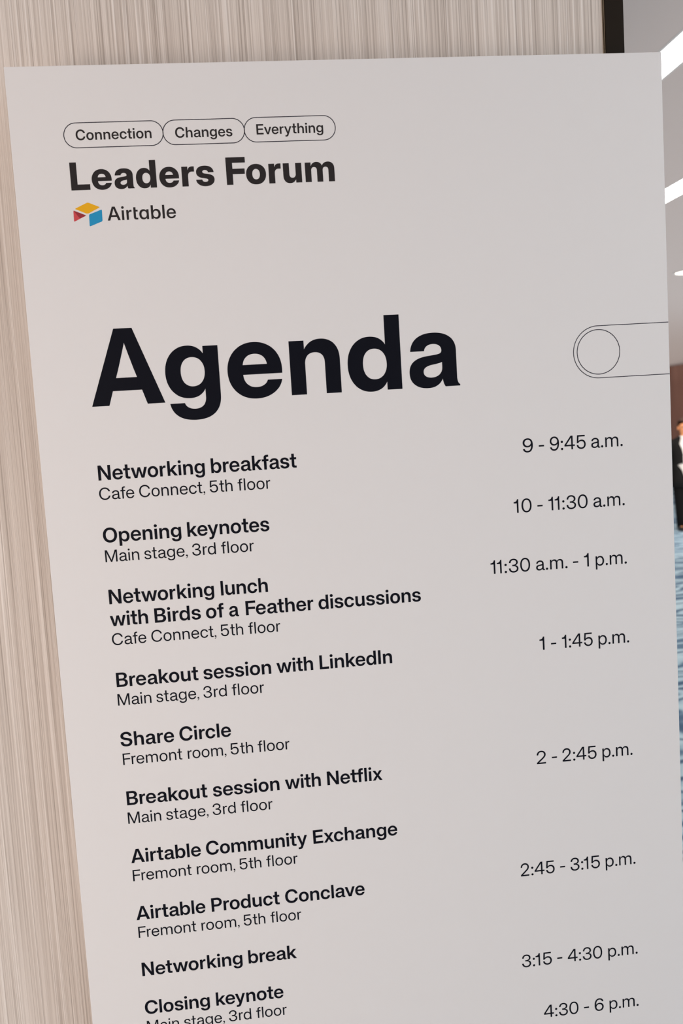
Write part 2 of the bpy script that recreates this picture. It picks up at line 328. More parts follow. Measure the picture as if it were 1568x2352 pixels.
  "C": [[779,-24,1,573,-24,0,262,172,0,88,519,0,88,744,1,88,971,0,261,1318,0,573,1514,0,779,1514,1,896,1514,0,1102,1444,0,1266,1310,0,1374,1123,0,1395,1005,1,1203,1005,1,1186,1086,0,1109,1210,0,998,1296,0,859,1340,0,779,1340,1,624,1340,0,398,1189,0,276,920,0,276,744,1,276,569,0,398,301,0,624,150,0,779,150,1,859,150,0,997,194,0,1108,279,0,1186,403,0,1204,483,1,1395,483,1,1375,366,0,1266,179,0,1102,46,0,896,-24,0]],
  "F": [[146,0,1,146,1490,1,1089,1490,1,1089,1324,1,333,1324,1,333,844,1,1029,844,1,1029,678,1,333,678,1,333,0,1]],
  "M": [[146,0,1,146,1490,1,403,1490,1,773,544,1,786,511,0,823,415,0,861,310,0,895,216,0,905,186,1,862,186,1,872,216,0,905,310,0,944,415,0,980,511,0,992,544,1,1356,1490,1,1615,1490,1,1615,0,1,1430,0,1,1430,855,1,1430,903,0,1431,1014,0,1434,1133,0,1437,1253,0,1438,1310,1,1464,1310,1,1439,1240,0,1391,1106,0,1348,987,0,1312,890,0,1298,855,1,957,0,1,803,0,1,461,855,1,447,890,0,409,987,0,365,1106,0,315,1240,0,288,1310,1,323,1310,1,325,1253,0,327,1133,0,330,1014,0,331,903,0,331,855,1,331,0,1]],
  "a": [[447,-16,1,342,-16,0,176,56,0,79,201,0,79,307,1,79,399,0,150,515,0,268,581,0,419,616,0,499,626,1,599,640,0,715,654,0,764,687,0,764,727,1,764,737,1,764,794,0,710,882,0,607,933,0,534,933,1,462,933,0,351,884,0,285,801,0,281,748,1,102,748,1,107,847,0,217,1000,0,408,1089,0,534,1089,1,627,1089,0,778,1038,0,883,945,0,940,815,0,940,736,1,940,293,1,940,114,0,970,112,0,1070,120,1,1070,-4,1,1005,-16,0,878,-16,0,762,61,0,764,177,1,760,152,1,741,112,0,666,35,0,542,-16,0],[474,141,1,576,141,0,705,215,0,764,335,0,764,404,1,764,536,1,754,527,0,702,511,0,626,496,0,539,482,0,494,476,1,434,468,0,326,429,0,260,358,0,260,298,1,260,249,0,312,179,0,408,141,0]],
  "c": [[564,-24,1,417,-24,0,195,118,0,71,369,0,71,532,1,71,696,0,195,949,0,417,1093,0,564,1093,1,654,1093,0,809,1037,0,927,936,0,1001,799,0,1012,717,1,833,717,1,824,765,0,781,843,0,713,900,0,622,932,0,564,932,1,466,932,0,326,833,0,251,653,0,251,532,1,251,412,0,326,235,0,465,137,0,564,137,1,622,137,0,711,167,0,775,224,0,818,303,0,830,351,1,1012,351,1,1001,272,0,927,135,0,808,33,0,654,-24,0]],
  "d": [[529,-20,1,392,-20,0,185,119,0,71,366,0,71,528,1,71,691,0,185,938,0,392,1076,0,529,1076,1,598,1076,0,722,1037,0,824,959,0,858,901,1,860,901,1,860,1490,1,1037,1490,1,1037,0,1,864,0,1,864,160,1,862,160,1,824,99,0,721,19,0,598,-20,0],[558,138,1,655,138,0,797,235,0,874,411,0,874,528,1,874,647,0,797,822,0,655,919,0,558,919,1,468,919,0,329,830,0,251,656,0,251,528,1,251,401,0,329,227,0,468,138,0]],
  "e": [[563,-24,1,408,-24,0,188,119,0,71,371,0,71,532,1,71,695,0,194,948,0,411,1093,0,552,1093,1,662,1093,0,840,1012,0,966,862,0,1034,657,0,1034,533,1,1034,483,1,162,483,1,162,634,1,936,634,1,860,582,1,860,690,0,784,848,0,646,935,0,552,935,1,459,935,0,322,848,0,246,690,0,246,582,1,246,506,1,246,397,0,320,230,0,462,136,0,564,136,1,638,136,0,750,182,0,825,266,0,840,321,1,1016,321,1,996,218,0,870,63,0,679,-24,0]],
  "f": [[595,1056,1,595,905,1,15,905,1,15,1056,1],[203,0,1,203,1241,1,203,1318,0,272,1430,0,399,1490,0,485,1490,1,521,1490,0,585,1490,0,595,1490,1,595,1339,1,586,1339,0,523,1339,0,504,1339,1,438,1339,0,381,1281,0,381,1214,1,381,0,1]],
  "g": [[570,-374,1,449,-374,0,257,-300,0,136,-157,0,123,-53,1,304,-53,1,319,-109,0,393,-183,0,503,-220,0,570,-220,1,706,-220,0,862,-75,0,862,60,1,862,213,1,861,213,1,822,154,0,721,78,0,599,40,0,529,40,1,392,40,0,185,174,0,71,409,0,71,564,1,71,720,0,185,956,0,392,1089,0,529,1089,1,598,1089,0,722,1052,0,827,973,0,863,912,1,864,912,1,864,1069,1,1037,1069,1,1037,61,1,1037,-96,0,908,-287,0,695,-374,0],[558,192,1,655,192,0,797,284,0,874,452,0,874,564,1,874,678,0,797,845,0,655,938,0,558,938,1,468,938,0,329,853,0,251,687,0,251,564,1,251,443,0,329,277,0,468,192,0]],
  "h": [[302,616,1,302,0,1,125,0,1,125,1490,1,302,1490,1,302,799,1,250,799,1,302,942,0,487,1076,0,613,1076,1,720,1076,0,896,983,0,1000,797,0,1000,656,1,1000,0,1,823,0,1,823,642,1,823,777,0,693,914,0,576,914,1,500,914,0,376,853,0,302,722,0]],
  "i": [[125,0,1,125,1056,1,302,1056,1,302,0,1],[213,1258,1,164,1258,0,94,1327,0,94,1376,1,94,1425,0,164,1495,0,213,1495,1,263,1495,0,333,1425,0,333,1376,1,333,1327,0,263,1258,0]],
  "l": [[302,1490,1,302,0,1,125,0,1,125,1490,1]],
  "m": [[125,0,1,125,1069,1,298,1069,1,298,849,1,277,849,1,308,927,0,409,1034,0,539,1089,0,611,1089,1,735,1089,0,908,946,0,929,849,1,894,849,1,917,915,0,1015,1024,0,1159,1089,0,1247,1089,1,1344,1089,0,1504,1004,0,1599,832,0,1599,701,1,1599,0,1,1421,0,1,1421,697,1,1421,820,0,1286,926,0,1195,926,1,1120,926,0,1010,862,0,950,750,0,950,678,1,950,0,1,773,0,1,773,715,1,773,810,0,648,926,0,553,926,1,488,926,0,373,864,0,302,741,0,302,650,1,302,0,1]],
  "n": [[302,624,1,302,0,1,125,0,1,125,1069,1,298,1069,1,298,808,1,250,808,1,302,953,0,487,1089,0,613,1089,1,720,1089,0,896,995,0,1000,806,0,1000,664,1,1000,0,1,823,0,1,823,649,1,823,786,0,693,925,0,576,925,1,500,925,0,376,863,0,302,730,0]],
  "o": [[564,-24,1,417,-24,0,195,118,0,71,369,0,71,532,1,71,697,0,195,949,0,417,1093,0,564,1093,1,712,1093,0,933,949,0,1057,697,0,1057,532,1,1057,369,0,933,118,0,712,-24,0],[564,137,1,662,137,0,802,234,0,877,413,0,877,532,1,877,653,0,802,832,0,662,932,0,564,932,1,467,932,0,326,833,0,251,653,0,251,532,1,251,412,0,326,234,0,466,137,0]],
  "r": [[125,0,1,125,1069,1,294,1069,1,294,900,1,298,900,1,327,984,0,453,1084,0,552,1084,1,575,1084,0,615,1080,0,625,1078,1,625,902,1,615,904,0,557,913,0,520,913,1,462,913,0,362,859,0,302,744,0,302,653,1,302,0,1]],
  "s": [[497,-24,1,382,-24,0,197,51,0,82,204,0,75,321,1,250,321,1,259,227,0,383,127,0,493,127,1,601,127,0,726,219,0,726,288,1,726,348,0,639,419,0,569,435,1,398,476,1,250,511,0,99,663,0,99,780,1,99,871,0,196,1013,0,371,1093,0,486,1093,1,597,1093,0,774,1009,0,878,854,0,881,748,1,708,748,1,707,831,0,587,941,0,486,941,1,390,941,0,276,848,0,276,780,1,276,721,0,363,648,0,438,630,1,610,590,1,762,554,0,905,409,0,905,294,1,905,194,0,798,51,0,613,-24,0]],
  "t": [[594,1056,1,594,905,1,15,905,1,15,1056,1],[203,1429,1,380,1429,1,380,260,1,380,200,0,431,151,0,496,151,1,519,151,0,573,151,0,594,151,1,594,0,1,568,0,0,504,0,0,477,0,1,339,0,0,203,120,0,203,241,1]],
 },
 't': {
  "-": [[767,689,1,767,524,1,113,524,1,113,689,1]],
  ".": [[227,-17,1,173,-17,0,99,58,0,99,111,1,99,165,0,173,238,0,227,238,1,281,238,0,354,165,0,354,111,1,354,58,0,281,-17,0]],
  "0": [[630,-24,1,464,-24,0,221,165,0,88,509,0,88,744,1,88,980,0,221,1325,0,464,1514,0,630,1514,1,797,1514,0,1040,1325,0,1172,980,0,1172,744,1,1172,509,0,1040,165,0,797,-24,0],[630,141,1,743,141,0,907,287,0,995,557,0,995,744,1,995,932,0,907,1203,0,743,1349,0,630,1349,1,517,1349,0,354,1203,0,266,932,0,266,744,1,266,557,0,354,287,0,517,141,0]],
  "1": [[300,0,1,300,1043,1,-30,1043,1,-30,1189,1,280,1177,0,344,1490,1,477,1490,1,477,0,1]],
  "2": [[168,0,1,168,156,1,699,638,1,792,724,0,910,854,0,966,979,0,966,1055,1,966,1145,0,893,1278,0,759,1349,0,665,1349,1,564,1349,0,423,1265,0,348,1111,0,348,1006,1,173,1006,1,173,1156,0,295,1385,0,516,1514,0,664,1514,1,805,1514,0,1020,1399,0,1143,1196,0,1143,1062,1,1143,966,0,1073,797,0,929,627,0,820,528,1,422,167,1,422,165,1,1152,165,1,1152,0,1]],
  "3": [[621,-24,1,465,-24,0,228,102,0,95,325,0,95,469,1,283,469,1,283,366,0,362,217,0,512,139,0,617,139,1,718,139,0,871,208,0,957,335,0,957,421,1,957,500,0,865,617,0,702,682,0,593,682,1,472,682,1,472,846,1,593,846,1,688,846,0,832,905,0,912,1013,0,912,1085,1,912,1168,0,837,1287,0,701,1351,0,610,1351,1,516,1351,0,381,1280,0,307,1148,0,307,1055,1,126,1055,1,126,1190,0,250,1398,0,468,1514,0,611,1514,1,748,1514,0,968,1406,0,1094,1218,0,1094,1096,1,1094,982,0,950,808,0,825,770,1,825,767,1,921,752,0,1062,653,0,1140,508,0,1140,420,1,1140,290,0,1005,89,0,770,-24,0]],
  "4": [[52,358,1,52,511,1,762,1490,1,877,1490,1,877,1282,1,810,1282,1,262,524,1,262,522,1,1217,522,1,1217,358,1],[812,0,1,812,403,1,812,476,1,812,1490,1,991,1490,1,991,0,1]],
  "5": [[665,-20,1,521,-20,0,292,99,0,155,304,0,149,434,1,336,434,1,343,350,0,431,220,0,575,145,0,665,145,1,761,145,0,904,233,0,985,389,0,985,488,1,985,588,0,908,742,0,769,830,0,677,830,1,556,830,0,382,732,0,348,639,1,168,639,1,218,1490,1,1084,1490,1,1084,1325,1,387,1325,1,352,850,1,354,850,1,424,925,0,597,997,0,701,997,1,804,997,0,975,923,0,1098,787,0,1166,602,0,1166,491,1,1166,341,0,1040,110,0,815,-20,0]],
  "6": [[611,-24,1,486,-24,0,292,70,0,158,252,0,88,514,0,88,683,1,88,871,0,153,1177,0,287,1396,0,493,1514,0,634,1514,1,765,1514,0,964,1414,0,1086,1235,0,1099,1116,1,917,1116,1,896,1223,0,756,1349,0,644,1349,1,516,1349,0,349,1203,0,267,947,0,267,782,1,269,782,1,303,840,0,418,924,0,562,971,0,642,971,1,777,971,0,989,842,0,1112,619,0,1112,477,1,1112,329,0,984,103,0,758,-24,0],[610,141,1,699,141,0,845,231,0,931,384,0,931,477,1,931,570,0,848,719,0,705,807,0,616,807,1,549,807,0,431,755,0,343,665,0,292,544,0,292,475,1,292,383,0,378,231,0,522,141,0]],
  "9": [[562,-24,1,432,-24,0,231,76,0,107,256,0,93,374,1,276,374,1,296,267,0,439,141,0,551,141,1,679,141,0,846,287,0,929,544,0,929,708,1,927,708,1,893,651,0,780,569,0,638,527,0,558,527,1,424,527,0,211,654,0,88,876,0,88,1017,1,88,1164,0,216,1389,0,443,1514,0,590,1514,1,714,1514,0,908,1420,0,1042,1238,0,1112,976,0,1112,807,1,1112,619,0,1045,313,0,910,94,0,703,-24,0],[584,691,1,651,691,0,769,741,0,858,831,0,908,950,0,908,1019,1,908,1112,0,822,1261,0,678,1349,0,590,1349,1,501,1349,0,355,1261,0,269,1111,0,269,1017,1,269,924,0,352,777,0,496,691,0]],
  ":": [[227,-17,1,173,-17,0,99,58,0,99,111,1,99,165,0,173,238,0,227,238,1,281,238,0,354,165,0,354,111,1,354,58,0,281,-17,0],[227,762,1,173,762,0,99,836,0,99,890,1,99,944,0,173,1017,0,227,1017,1,281,1017,0,354,944,0,354,890,1,354,836,0,281,762,0]],
  "a": [[447,-16,1,342,-16,0,176,56,0,79,201,0,79,307,1,79,399,0,150,515,0,268,581,0,419,616,0,499,626,1,599,640,0,715,654,0,764,687,0,764,727,1,764,737,1,764,794,0,710,882,0,607,933,0,534,933,1,462,933,0,351,884,0,285,801,0,281,748,1,102,748,1,107,847,0,217,1000,0,408,1089,0,534,1089,1,627,1089,0,778,1038,0,883,945,0,940,815,0,940,736,1,940,293,1,940,114,0,970,112,0,1070,120,1,1070,-4,1,1005,-16,0,878,-16,0,762,61,0,764,177,1,760,152,1,741,112,0,666,35,0,542,-16,0],[474,141,1,576,141,0,705,215,0,764,335,0,764,404,1,764,536,1,754,527,0,702,511,0,626,496,0,539,482,0,494,476,1,434,468,0,326,429,0,260,358,0,260,298,1,260,249,0,312,179,0,408,141,0]],
  "m": [[125,0,1,125,1069,1,298,1069,1,298,849,1,277,849,1,308,927,0,409,1034,0,539,1089,0,611,1089,1,735,1089,0,908,946,0,929,849,1,894,849,1,917,915,0,1015,1024,0,1159,1089,0,1247,1089,1,1344,1089,0,1504,1004,0,1599,832,0,1599,701,1,1599,0,1,1421,0,1,1421,697,1,1421,820,0,1286,926,0,1195,926,1,1120,926,0,1010,862,0,950,750,0,950,678,1,950,0,1,773,0,1,773,715,1,773,810,0,648,926,0,553,926,1,488,926,0,373,864,0,302,741,0,302,650,1,302,0,1]],
  "p": [[125,-418,1,125,1056,1,298,1056,1,298,901,1,300,901,1,334,960,0,438,1037,0,565,1076,0,633,1076,1,771,1076,0,977,938,0,1091,691,0,1091,528,1,1091,366,0,977,119,0,771,-20,0,633,-20,1,565,-20,0,443,19,0,342,99,0,304,160,1,302,160,1,302,-418,1],[604,138,1,695,138,0,833,227,0,911,401,0,911,528,1,911,656,0,833,830,0,695,919,0,604,919,1,507,919,0,365,822,0,288,647,0,288,528,1,288,411,0,365,235,0,507,138,0]],
 },
 'p': {
  "C": [[774,-24,1,569,-24,0,252,167,0,73,512,0,73,744,1,73,978,0,252,1324,0,569,1514,0,774,1514,1,900,1514,0,1117,1439,0,1286,1299,0,1396,1103,0,1415,981,1,1150,981,1,1135,1052,0,1069,1164,0,972,1241,0,848,1280,0,777,1280,1,639,1280,0,441,1147,0,335,906,0,335,744,1,335,583,0,441,343,0,639,210,0,777,210,1,848,210,0,971,249,0,1068,326,0,1135,436,0,1151,507,1,1415,507,1,1396,386,0,1286,190,0,1116,50,0,900,-24,0]],
  "E": [[125,0,1,125,1490,1,1157,1490,1,1157,1264,1,385,1264,1,385,867,1,1099,867,1,1099,646,1,385,646,1,385,226,1,1157,226,1,1157,0,1]],
  "a": [[435,-17,1,330,-17,0,165,54,0,70,197,0,70,303,1,70,395,0,138,513,0,254,584,0,404,621,0,485,630,1,583,641,0,698,658,0,748,691,0,748,728,1,748,736,1,748,783,0,701,854,0,614,894,0,553,894,1,491,894,0,397,854,0,342,783,0,338,737,1,99,737,1,106,843,0,219,1002,0,420,1090,0,558,1090,1,660,1090,0,822,1040,0,935,946,0,994,812,0,994,729,1,994,293,1,994,130,0,1024,128,0,1099,136,1,1099,-4,1,1046,-16,0,906,-16,0,748,61,0,750,177,1,746,151,1,721,104,0,642,27,0,521,-17,0],[495,170,1,578,170,0,692,232,0,749,334,0,749,396,1,749,513,1,737,505,0,691,491,0,627,478,0,553,465,0,514,460,1,460,452,0,368,416,0,312,354,0,312,305,1,312,263,0,357,202,0,440,170,0]],
  "c": [[578,-24,1,425,-24,0,192,117,0,63,369,0,63,533,1,63,698,0,192,951,0,425,1093,0,578,1093,1,677,1093,0,845,1033,0,971,925,0,1047,777,0,1056,688,1,812,688,1,805,731,0,768,803,0,710,855,0,631,883,0,581,883,1,498,883,0,378,797,0,314,640,0,314,533,1,314,427,0,378,271,0,498,186,0,581,186,1,631,186,0,708,213,0,764,265,0,801,338,0,810,382,1,1056,382,1,1049,294,0,973,146,0,846,37,0,678,-24,0]],
  "e": [[577,-24,1,419,-24,0,188,119,0,63,371,0,63,533,1,63,696,0,192,949,0,419,1093,0,567,1093,1,681,1093,0,866,1012,0,1000,864,0,1072,660,0,1072,537,1,1072,468,1,163,468,1,163,643,1,947,643,1,836,596,1,836,687,0,771,820,0,652,893,0,571,893,1,490,893,0,371,820,0,306,687,0,306,596,1,306,487,1,306,394,0,371,253,0,495,174,0,583,174,1,647,174,0,746,213,0,811,284,0,826,330,1,1059,330,1,1039,225,0,904,66,0,701,-24,0]],
  "g": [[590,-374,1,451,-374,0,249,-293,0,129,-143,0,115,-40,1,359,-40,1,371,-86,0,435,-149,0,530,-182,0,590,-182,1,709,-182,0,841,-53,0,841,69,1,841,223,1,840,223,1,806,165,0,710,88,0,590,51,0,520,51,1,383,51,0,177,183,0,63,417,0,63,568,1,63,722,0,178,957,0,384,1090,0,519,1090,1,588,1090,0,708,1052,0,807,977,0,841,918,1,842,918,1,842,1069,1,1087,1069,1,1087,84,1,1087,-79,0,957,-281,0,732,-374,0],[578,248,1,662,248,0,785,328,0,853,473,0,853,571,1,853,669,0,785,814,0,662,894,0,578,894,1,500,894,0,381,819,0,314,675,0,314,571,1,314,467,0,381,323,0,500,248,0]],
  "h": [[361,598,1,361,0,1,112,0,1,112,1490,1,361,1490,1,361,788,1,307,788,1,358,929,0,544,1077,0,681,1077,1,791,1077,0,961,982,0,1058,796,0,1058,659,1,1058,0,1,809,0,1,809,621,1,809,738,0,697,859,0,594,859,1,527,859,0,422,805,0,361,689,0]],
  "i": [[112,0,1,112,1056,1,361,1056,1,361,0,1],[236,1215,1,173,1215,0,87,1297,0,87,1358,1,87,1418,0,173,1499,0,236,1499,1,300,1499,0,385,1418,0,385,1357,1,385,1297,0,300,1215,0]],
  "n": [[361,605,1,361,0,1,112,0,1,112,1069,1,357,1069,1,357,797,1,307,797,1,358,940,0,544,1090,0,681,1090,1,791,1090,0,961,993,0,1058,805,0,1058,667,1,1058,0,1,809,0,1,809,628,1,809,747,0,697,869,0,594,869,1,527,869,0,422,814,0,361,698,0]],
  "o": [[583,-24,1,428,-24,0,194,116,0,63,367,0,63,533,1,63,699,0,194,951,0,428,1093,0,583,1093,1,738,1093,0,971,951,0,1102,699,0,1102,533,1,1102,367,0,971,116,0,738,-24,0],[583,186,1,665,186,0,785,270,0,851,426,0,851,533,1,851,641,0,785,797,0,665,882,0,583,882,1,501,882,0,380,798,0,314,641,0,314,533,1,314,426,0,380,270,0,501,186,0]],
  "r": [[112,0,1,112,1069,1,352,1069,1,352,892,1,355,892,1,384,983,0,509,1079,0,611,1079,1,636,1079,0,678,1077,0,693,1075,1,693,851,1,679,853,0,612,859,0,574,859,1,515,859,0,418,804,0,361,692,0,361,608,1,361,0,1]],
  "s": [[525,-25,1,397,-25,0,194,56,0,71,215,0,62,330,1,308,330,1,316,251,0,425,164,0,520,164,1,613,164,0,718,238,0,718,295,1,718,344,0,641,404,0,573,418,1,394,456,1,243,488,0,86,643,0,86,764,1,86,862,0,191,1010,0,382,1092,0,510,1092,1,637,1092,0,831,1005,0,941,846,0,944,737,1,711,737,1,710,809,0,602,903,0,515,903,1,432,903,0,334,827,0,334,772,1,334,723,0,410,663,0,476,648,1,665,608,1,822,574,0,970,431,0,970,314,1,970,210,0,856,58,0,654,-25,0]],
  "t": [[665,1056,1,665,856,1,17,856,1,17,1056,1],[201,1429,1,450,1429,1,450,300,1,450,244,0,496,200,0,558,200,1,582,200,0,645,200,0,665,200,1,665,0,1,639,0,0,555,0,0,515,0,1,354,0,0,201,130,0,201,265,1]],
  "v": [[416,0,1,18,1069,1,282,1069,1,476,509,1,506,421,0,559,245,0,585,157,1,526,157,1,552,245,0,605,421,0,633,509,1,824,1069,1,1084,1069,1,687,0,1]],
  "y": [[132,-418,1,132,-215,1,255,-215,1,289,-215,0,336,-191,0,371,-140,0,386,-98,1,426,6,1,18,1069,1,282,1069,1,477,509,1,507,421,0,562,245,0,588,157,1,519,157,1,545,245,0,600,421,0,630,509,1,824,1069,1,1084,1069,1,611,-175,1,580,-257,0,490,-365,0,370,-418,0,293,-418,1,253,-418,0,171,-418,0]],
 },
 'f': {
  "F": [[98,0,1,98,1490,1,1169,1490,1,1169,1188,1,452,1188,1,452,866,1,1124,866,1,1124,575,1,452,575,1,452,0,1]],
  "L": [[98,0,1,98,1490,1,452,1490,1,452,302,1,1114,302,1,1114,0,1]],
  "a": [[420,-18,1,314,-18,0,151,51,0,58,192,0,58,299,1,58,389,0,122,511,0,235,588,0,384,627,0,468,634,1,563,643,0,676,662,0,726,697,0,726,730,1,726,735,1,726,768,0,690,817,0,623,844,0,576,844,1,528,844,0,457,815,0,416,761,0,412,723,1,96,723,1,104,839,0,221,1004,0,436,1092,0,588,1092,1,702,1092,0,879,1042,0,1001,946,0,1062,808,0,1062,720,1,1062,172,1,1066,61,0,1122,30,1,1122,0,1,781,0,1,739,61,0,731,162,1,727,150,1,696,93,0,610,18,0,495,-18,0],[522,208,1,581,208,0,675,252,0,729,332,0,729,385,1,729,483,1,715,477,0,677,465,0,629,455,0,572,444,0,539,439,1,493,431,0,421,400,0,379,350,0,379,314,1,379,281,0,415,233,0,480,208,0]],
  "d": [[509,-23,1,372,-23,0,166,115,0,53,363,0,53,529,1,53,692,0,168,939,0,373,1079,0,506,1079,1,575,1079,0,688,1043,0,777,970,0,811,913,1,812,913,1,812,1490,1,1152,1490,1,1152,0,1,816,0,1,816,163,1,815,163,1,787,101,0,697,18,0,579,-23,0],[604,249,1,670,249,0,770,318,0,826,444,0,826,529,1,826,615,0,770,740,0,670,809,0,604,809,1,540,809,0,447,742,0,396,617,0,396,529,1,396,442,0,447,316,0,540,249,0]],
  "e": [[595,-24,1,434,-24,0,189,119,0,53,371,0,53,534,1,53,697,0,190,950,0,430,1093,0,586,1093,1,705,1093,0,900,1013,0,1043,865,0,1120,664,0,1120,542,1,1120,450,1,163,450,1,163,656,1,961,656,1,806,613,1,806,683,0,755,785,0,660,839,0,594,839,1,529,839,0,434,785,0,383,683,0,383,613,1,383,462,1,383,390,0,436,282,0,536,224,0,607,224,1,658,224,0,739,253,0,794,306,0,807,341,1,1112,341,1,1093,234,0,948,69,0,728,-24,0]],
  "m": [[96,0,1,96,1069,1,423,1069,1,423,820,1,407,820,1,433,913,0,535,1034,0,671,1092,0,746,1092,1,866,1092,0,1046,951,0,1064,820,1,1034,820,1,1053,908,0,1157,1029,0,1306,1092,0,1391,1092,1,1494,1092,0,1655,1001,0,1747,830,0,1747,711,1,1747,0,1,1407,0,1,1407,636,1,1407,722,0,1317,813,0,1247,813,1,1197,813,0,1125,768,0,1084,686,0,1084,631,1,1084,0,1,759,0,1,759,641,1,759,720,0,672,813,0,601,813,1,554,813,0,479,768,0,436,683,0,436,623,1,436,0,1]],
  "o": [[606,-24,1,442,-24,0,192,114,0,53,365,0,53,534,1,53,703,0,192,954,0,442,1093,0,606,1093,1,772,1093,0,1021,954,0,1160,703,0,1160,534,1,1160,365,0,1021,114,0,772,-24,0],[606,250,1,668,250,0,763,316,0,817,443,0,817,534,1,817,626,0,763,752,0,668,819,0,606,819,1,546,819,0,450,753,0,396,626,0,396,534,1,396,443,0,450,316,0,545,250,0]],
  "r": [[96,0,1,96,1069,1,425,1069,1,425,881,1,428,881,1,457,983,0,580,1073,0,686,1073,1,714,1073,0,759,1072,0,779,1071,1,779,787,1,761,788,0,682,790,0,644,790,1,583,790,0,489,734,0,436,627,0,436,550,1,436,0,1]],
  "s": [[560,-26,1,415,-26,0,190,63,0,56,228,0,46,341,1,381,341,1,389,281,0,479,211,0,555,211,1,627,211,0,709,263,0,709,305,1,709,340,0,643,384,0,580,396,1,389,431,1,233,459,0,70,619,0,70,745,1,70,850,0,184,1006,0,395,1091,0,541,1091,1,688,1091,0,903,1001,0,1023,836,0,1026,723,1,714,723,1,713,779,0,623,855,0,553,855,1,485,855,0,409,801,0,409,761,1,409,727,0,469,681,0,524,670,1,735,631,1,898,601,0,1053,459,0,1053,340,1,1053,230,0,929,66,0,707,-26,0]],
  "u": [[461,-23,1,347,-23,0,183,77,0,96,265,0,96,397,1,96,1069,1,436,1069,1,436,468,1,436,372,0,528,271,0,610,271,1,665,271,0,747,317,0,792,413,0,792,487,1,792,1069,1,1131,1069,1,1131,0,1,796,0,1,796,285,1,847,285,1,797,144,0,612,-23,0]],
 },
 'l': {
  "A": [[14,0,1,550,1490,1,856,1490,1,1389,0,1,1118,0,1,847,806,1,809,923,0,725,1192,0,669,1382,1,738,1382,1,682,1192,0,597,923,0,558,806,1,279,0,1],[324,368,1,324,574,1,1080,574,1,1080,368,1]],
  "a": [[522,-21,1,385,-21,0,178,119,0,65,369,0,65,535,1,65,700,0,179,950,0,385,1090,0,521,1090,1,590,1090,0,712,1052,0,810,975,0,844,918,1,846,918,1,846,1069,1,1078,1069,1,1078,0,1,846,0,1,846,161,1,844,161,1,810,100,0,712,19,0,591,-21,0],[575,180,1,660,180,0,787,268,0,856,428,0,856,535,1,856,643,0,787,802,0,660,890,0,575,890,1,494,890,0,372,808,0,303,650,0,303,535,1,303,421,0,372,262,0,494,180,0]],
  "b": [[671,-21,1,603,-21,0,481,19,0,382,100,0,348,161,1,347,161,1,347,0,1,114,0,1,114,1490,1,351,1490,1,351,905,1,352,905,1,386,963,0,483,1039,0,604,1077,0,672,1077,1,809,1077,0,1014,939,0,1129,691,0,1129,529,1,1129,365,0,1015,117,0,809,-21,0],[618,178,1,700,178,0,821,259,0,890,416,0,890,529,1,890,642,0,821,798,0,700,879,0,618,879,1,533,879,0,406,792,0,337,635,0,337,529,1,337,423,0,406,265,0,533,178,0]],
  "e": [[575,-24,1,417,-24,0,188,119,0,65,371,0,65,533,1,65,696,0,192,949,0,418,1093,0,564,1093,1,678,1093,0,862,1012,0,994,863,0,1065,659,0,1065,536,1,1065,471,1,163,471,1,163,642,1,945,642,1,840,593,1,840,688,0,773,825,0,651,900,0,567,900,1,485,900,0,363,825,0,296,688,0,296,593,1,296,490,1,296,395,0,362,249,0,489,168,0,580,168,1,645,168,0,746,208,0,814,280,0,828,328,1,1051,328,1,1031,224,0,898,65,0,697,-24,0]],
  "i": [[114,0,1,114,1056,1,351,1056,1,351,0,1],[232,1223,1,171,1223,0,88,1303,0,88,1361,1,88,1419,0,171,1499,0,232,1499,1,293,1499,0,376,1419,0,376,1360,1,376,1302,0,293,1223,0]],
  "l": [[351,1490,1,351,0,1,114,0,1,114,1490,1]],
  "r": [[114,0,1,114,1069,1,342,1069,1,342,893,1,345,893,1,374,983,0,499,1080,0,601,1080,1,625,1080,0,667,1077,0,681,1076,1,681,860,1,668,862,0,602,869,0,565,869,1,506,869,0,408,814,0,351,701,0,351,616,1,351,0,1]],
  "t": [[566,1056,1,566,865,1,239,865,1,239,1056,1],[114,1344,1,351,1344,1,351,293,1,351,236,0,398,191,0,460,191,1,484,191,0,546,191,0,566,191,1,566,0,1,540,0,0,459,0,0,421,0,1,265,0,0,114,128,0,114,260,1]],
 },
 'A': {
  "A": [[9,0,1,549,1490,1,909,1490,1,1460,0,1,1109,0,1,880,715,1,836,860,0,745,1168,0,692,1361,1,778,1361,1,724,1168,0,632,860,0,586,715,1,350,0,1],[344,281,1,344,533,1,1125,533,1,1125,281,1]],
  "a": [[426,-18,1,321,-18,0,157,53,0,63,194,0,63,301,1,63,392,0,129,512,0,243,586,0,392,625,0,475,632,1,571,642,0,685,660,0,735,695,0,735,729,1,735,736,1,735,774,0,694,832,0,619,865,0,566,865,1,513,865,0,432,831,0,385,770,0,381,729,1,97,729,1,105,841,0,220,1003,0,429,1091,0,576,1091,1,685,1091,0,856,1041,0,973,946,0,1034,810,0,1034,724,1,1034,172,1,1038,61,0,1089,30,1,1089,0,1,788,0,1,746,61,0,738,162,1,734,151,1,706,98,0,623,22,0,506,-18,0],[511,192,1,580,192,0,682,244,0,737,333,0,737,390,1,737,495,1,724,489,0,683,476,0,628,464,0,564,453,0,529,448,1,479,440,0,399,407,0,351,352,0,351,310,1,351,273,0,391,220,0,463,192,0]],
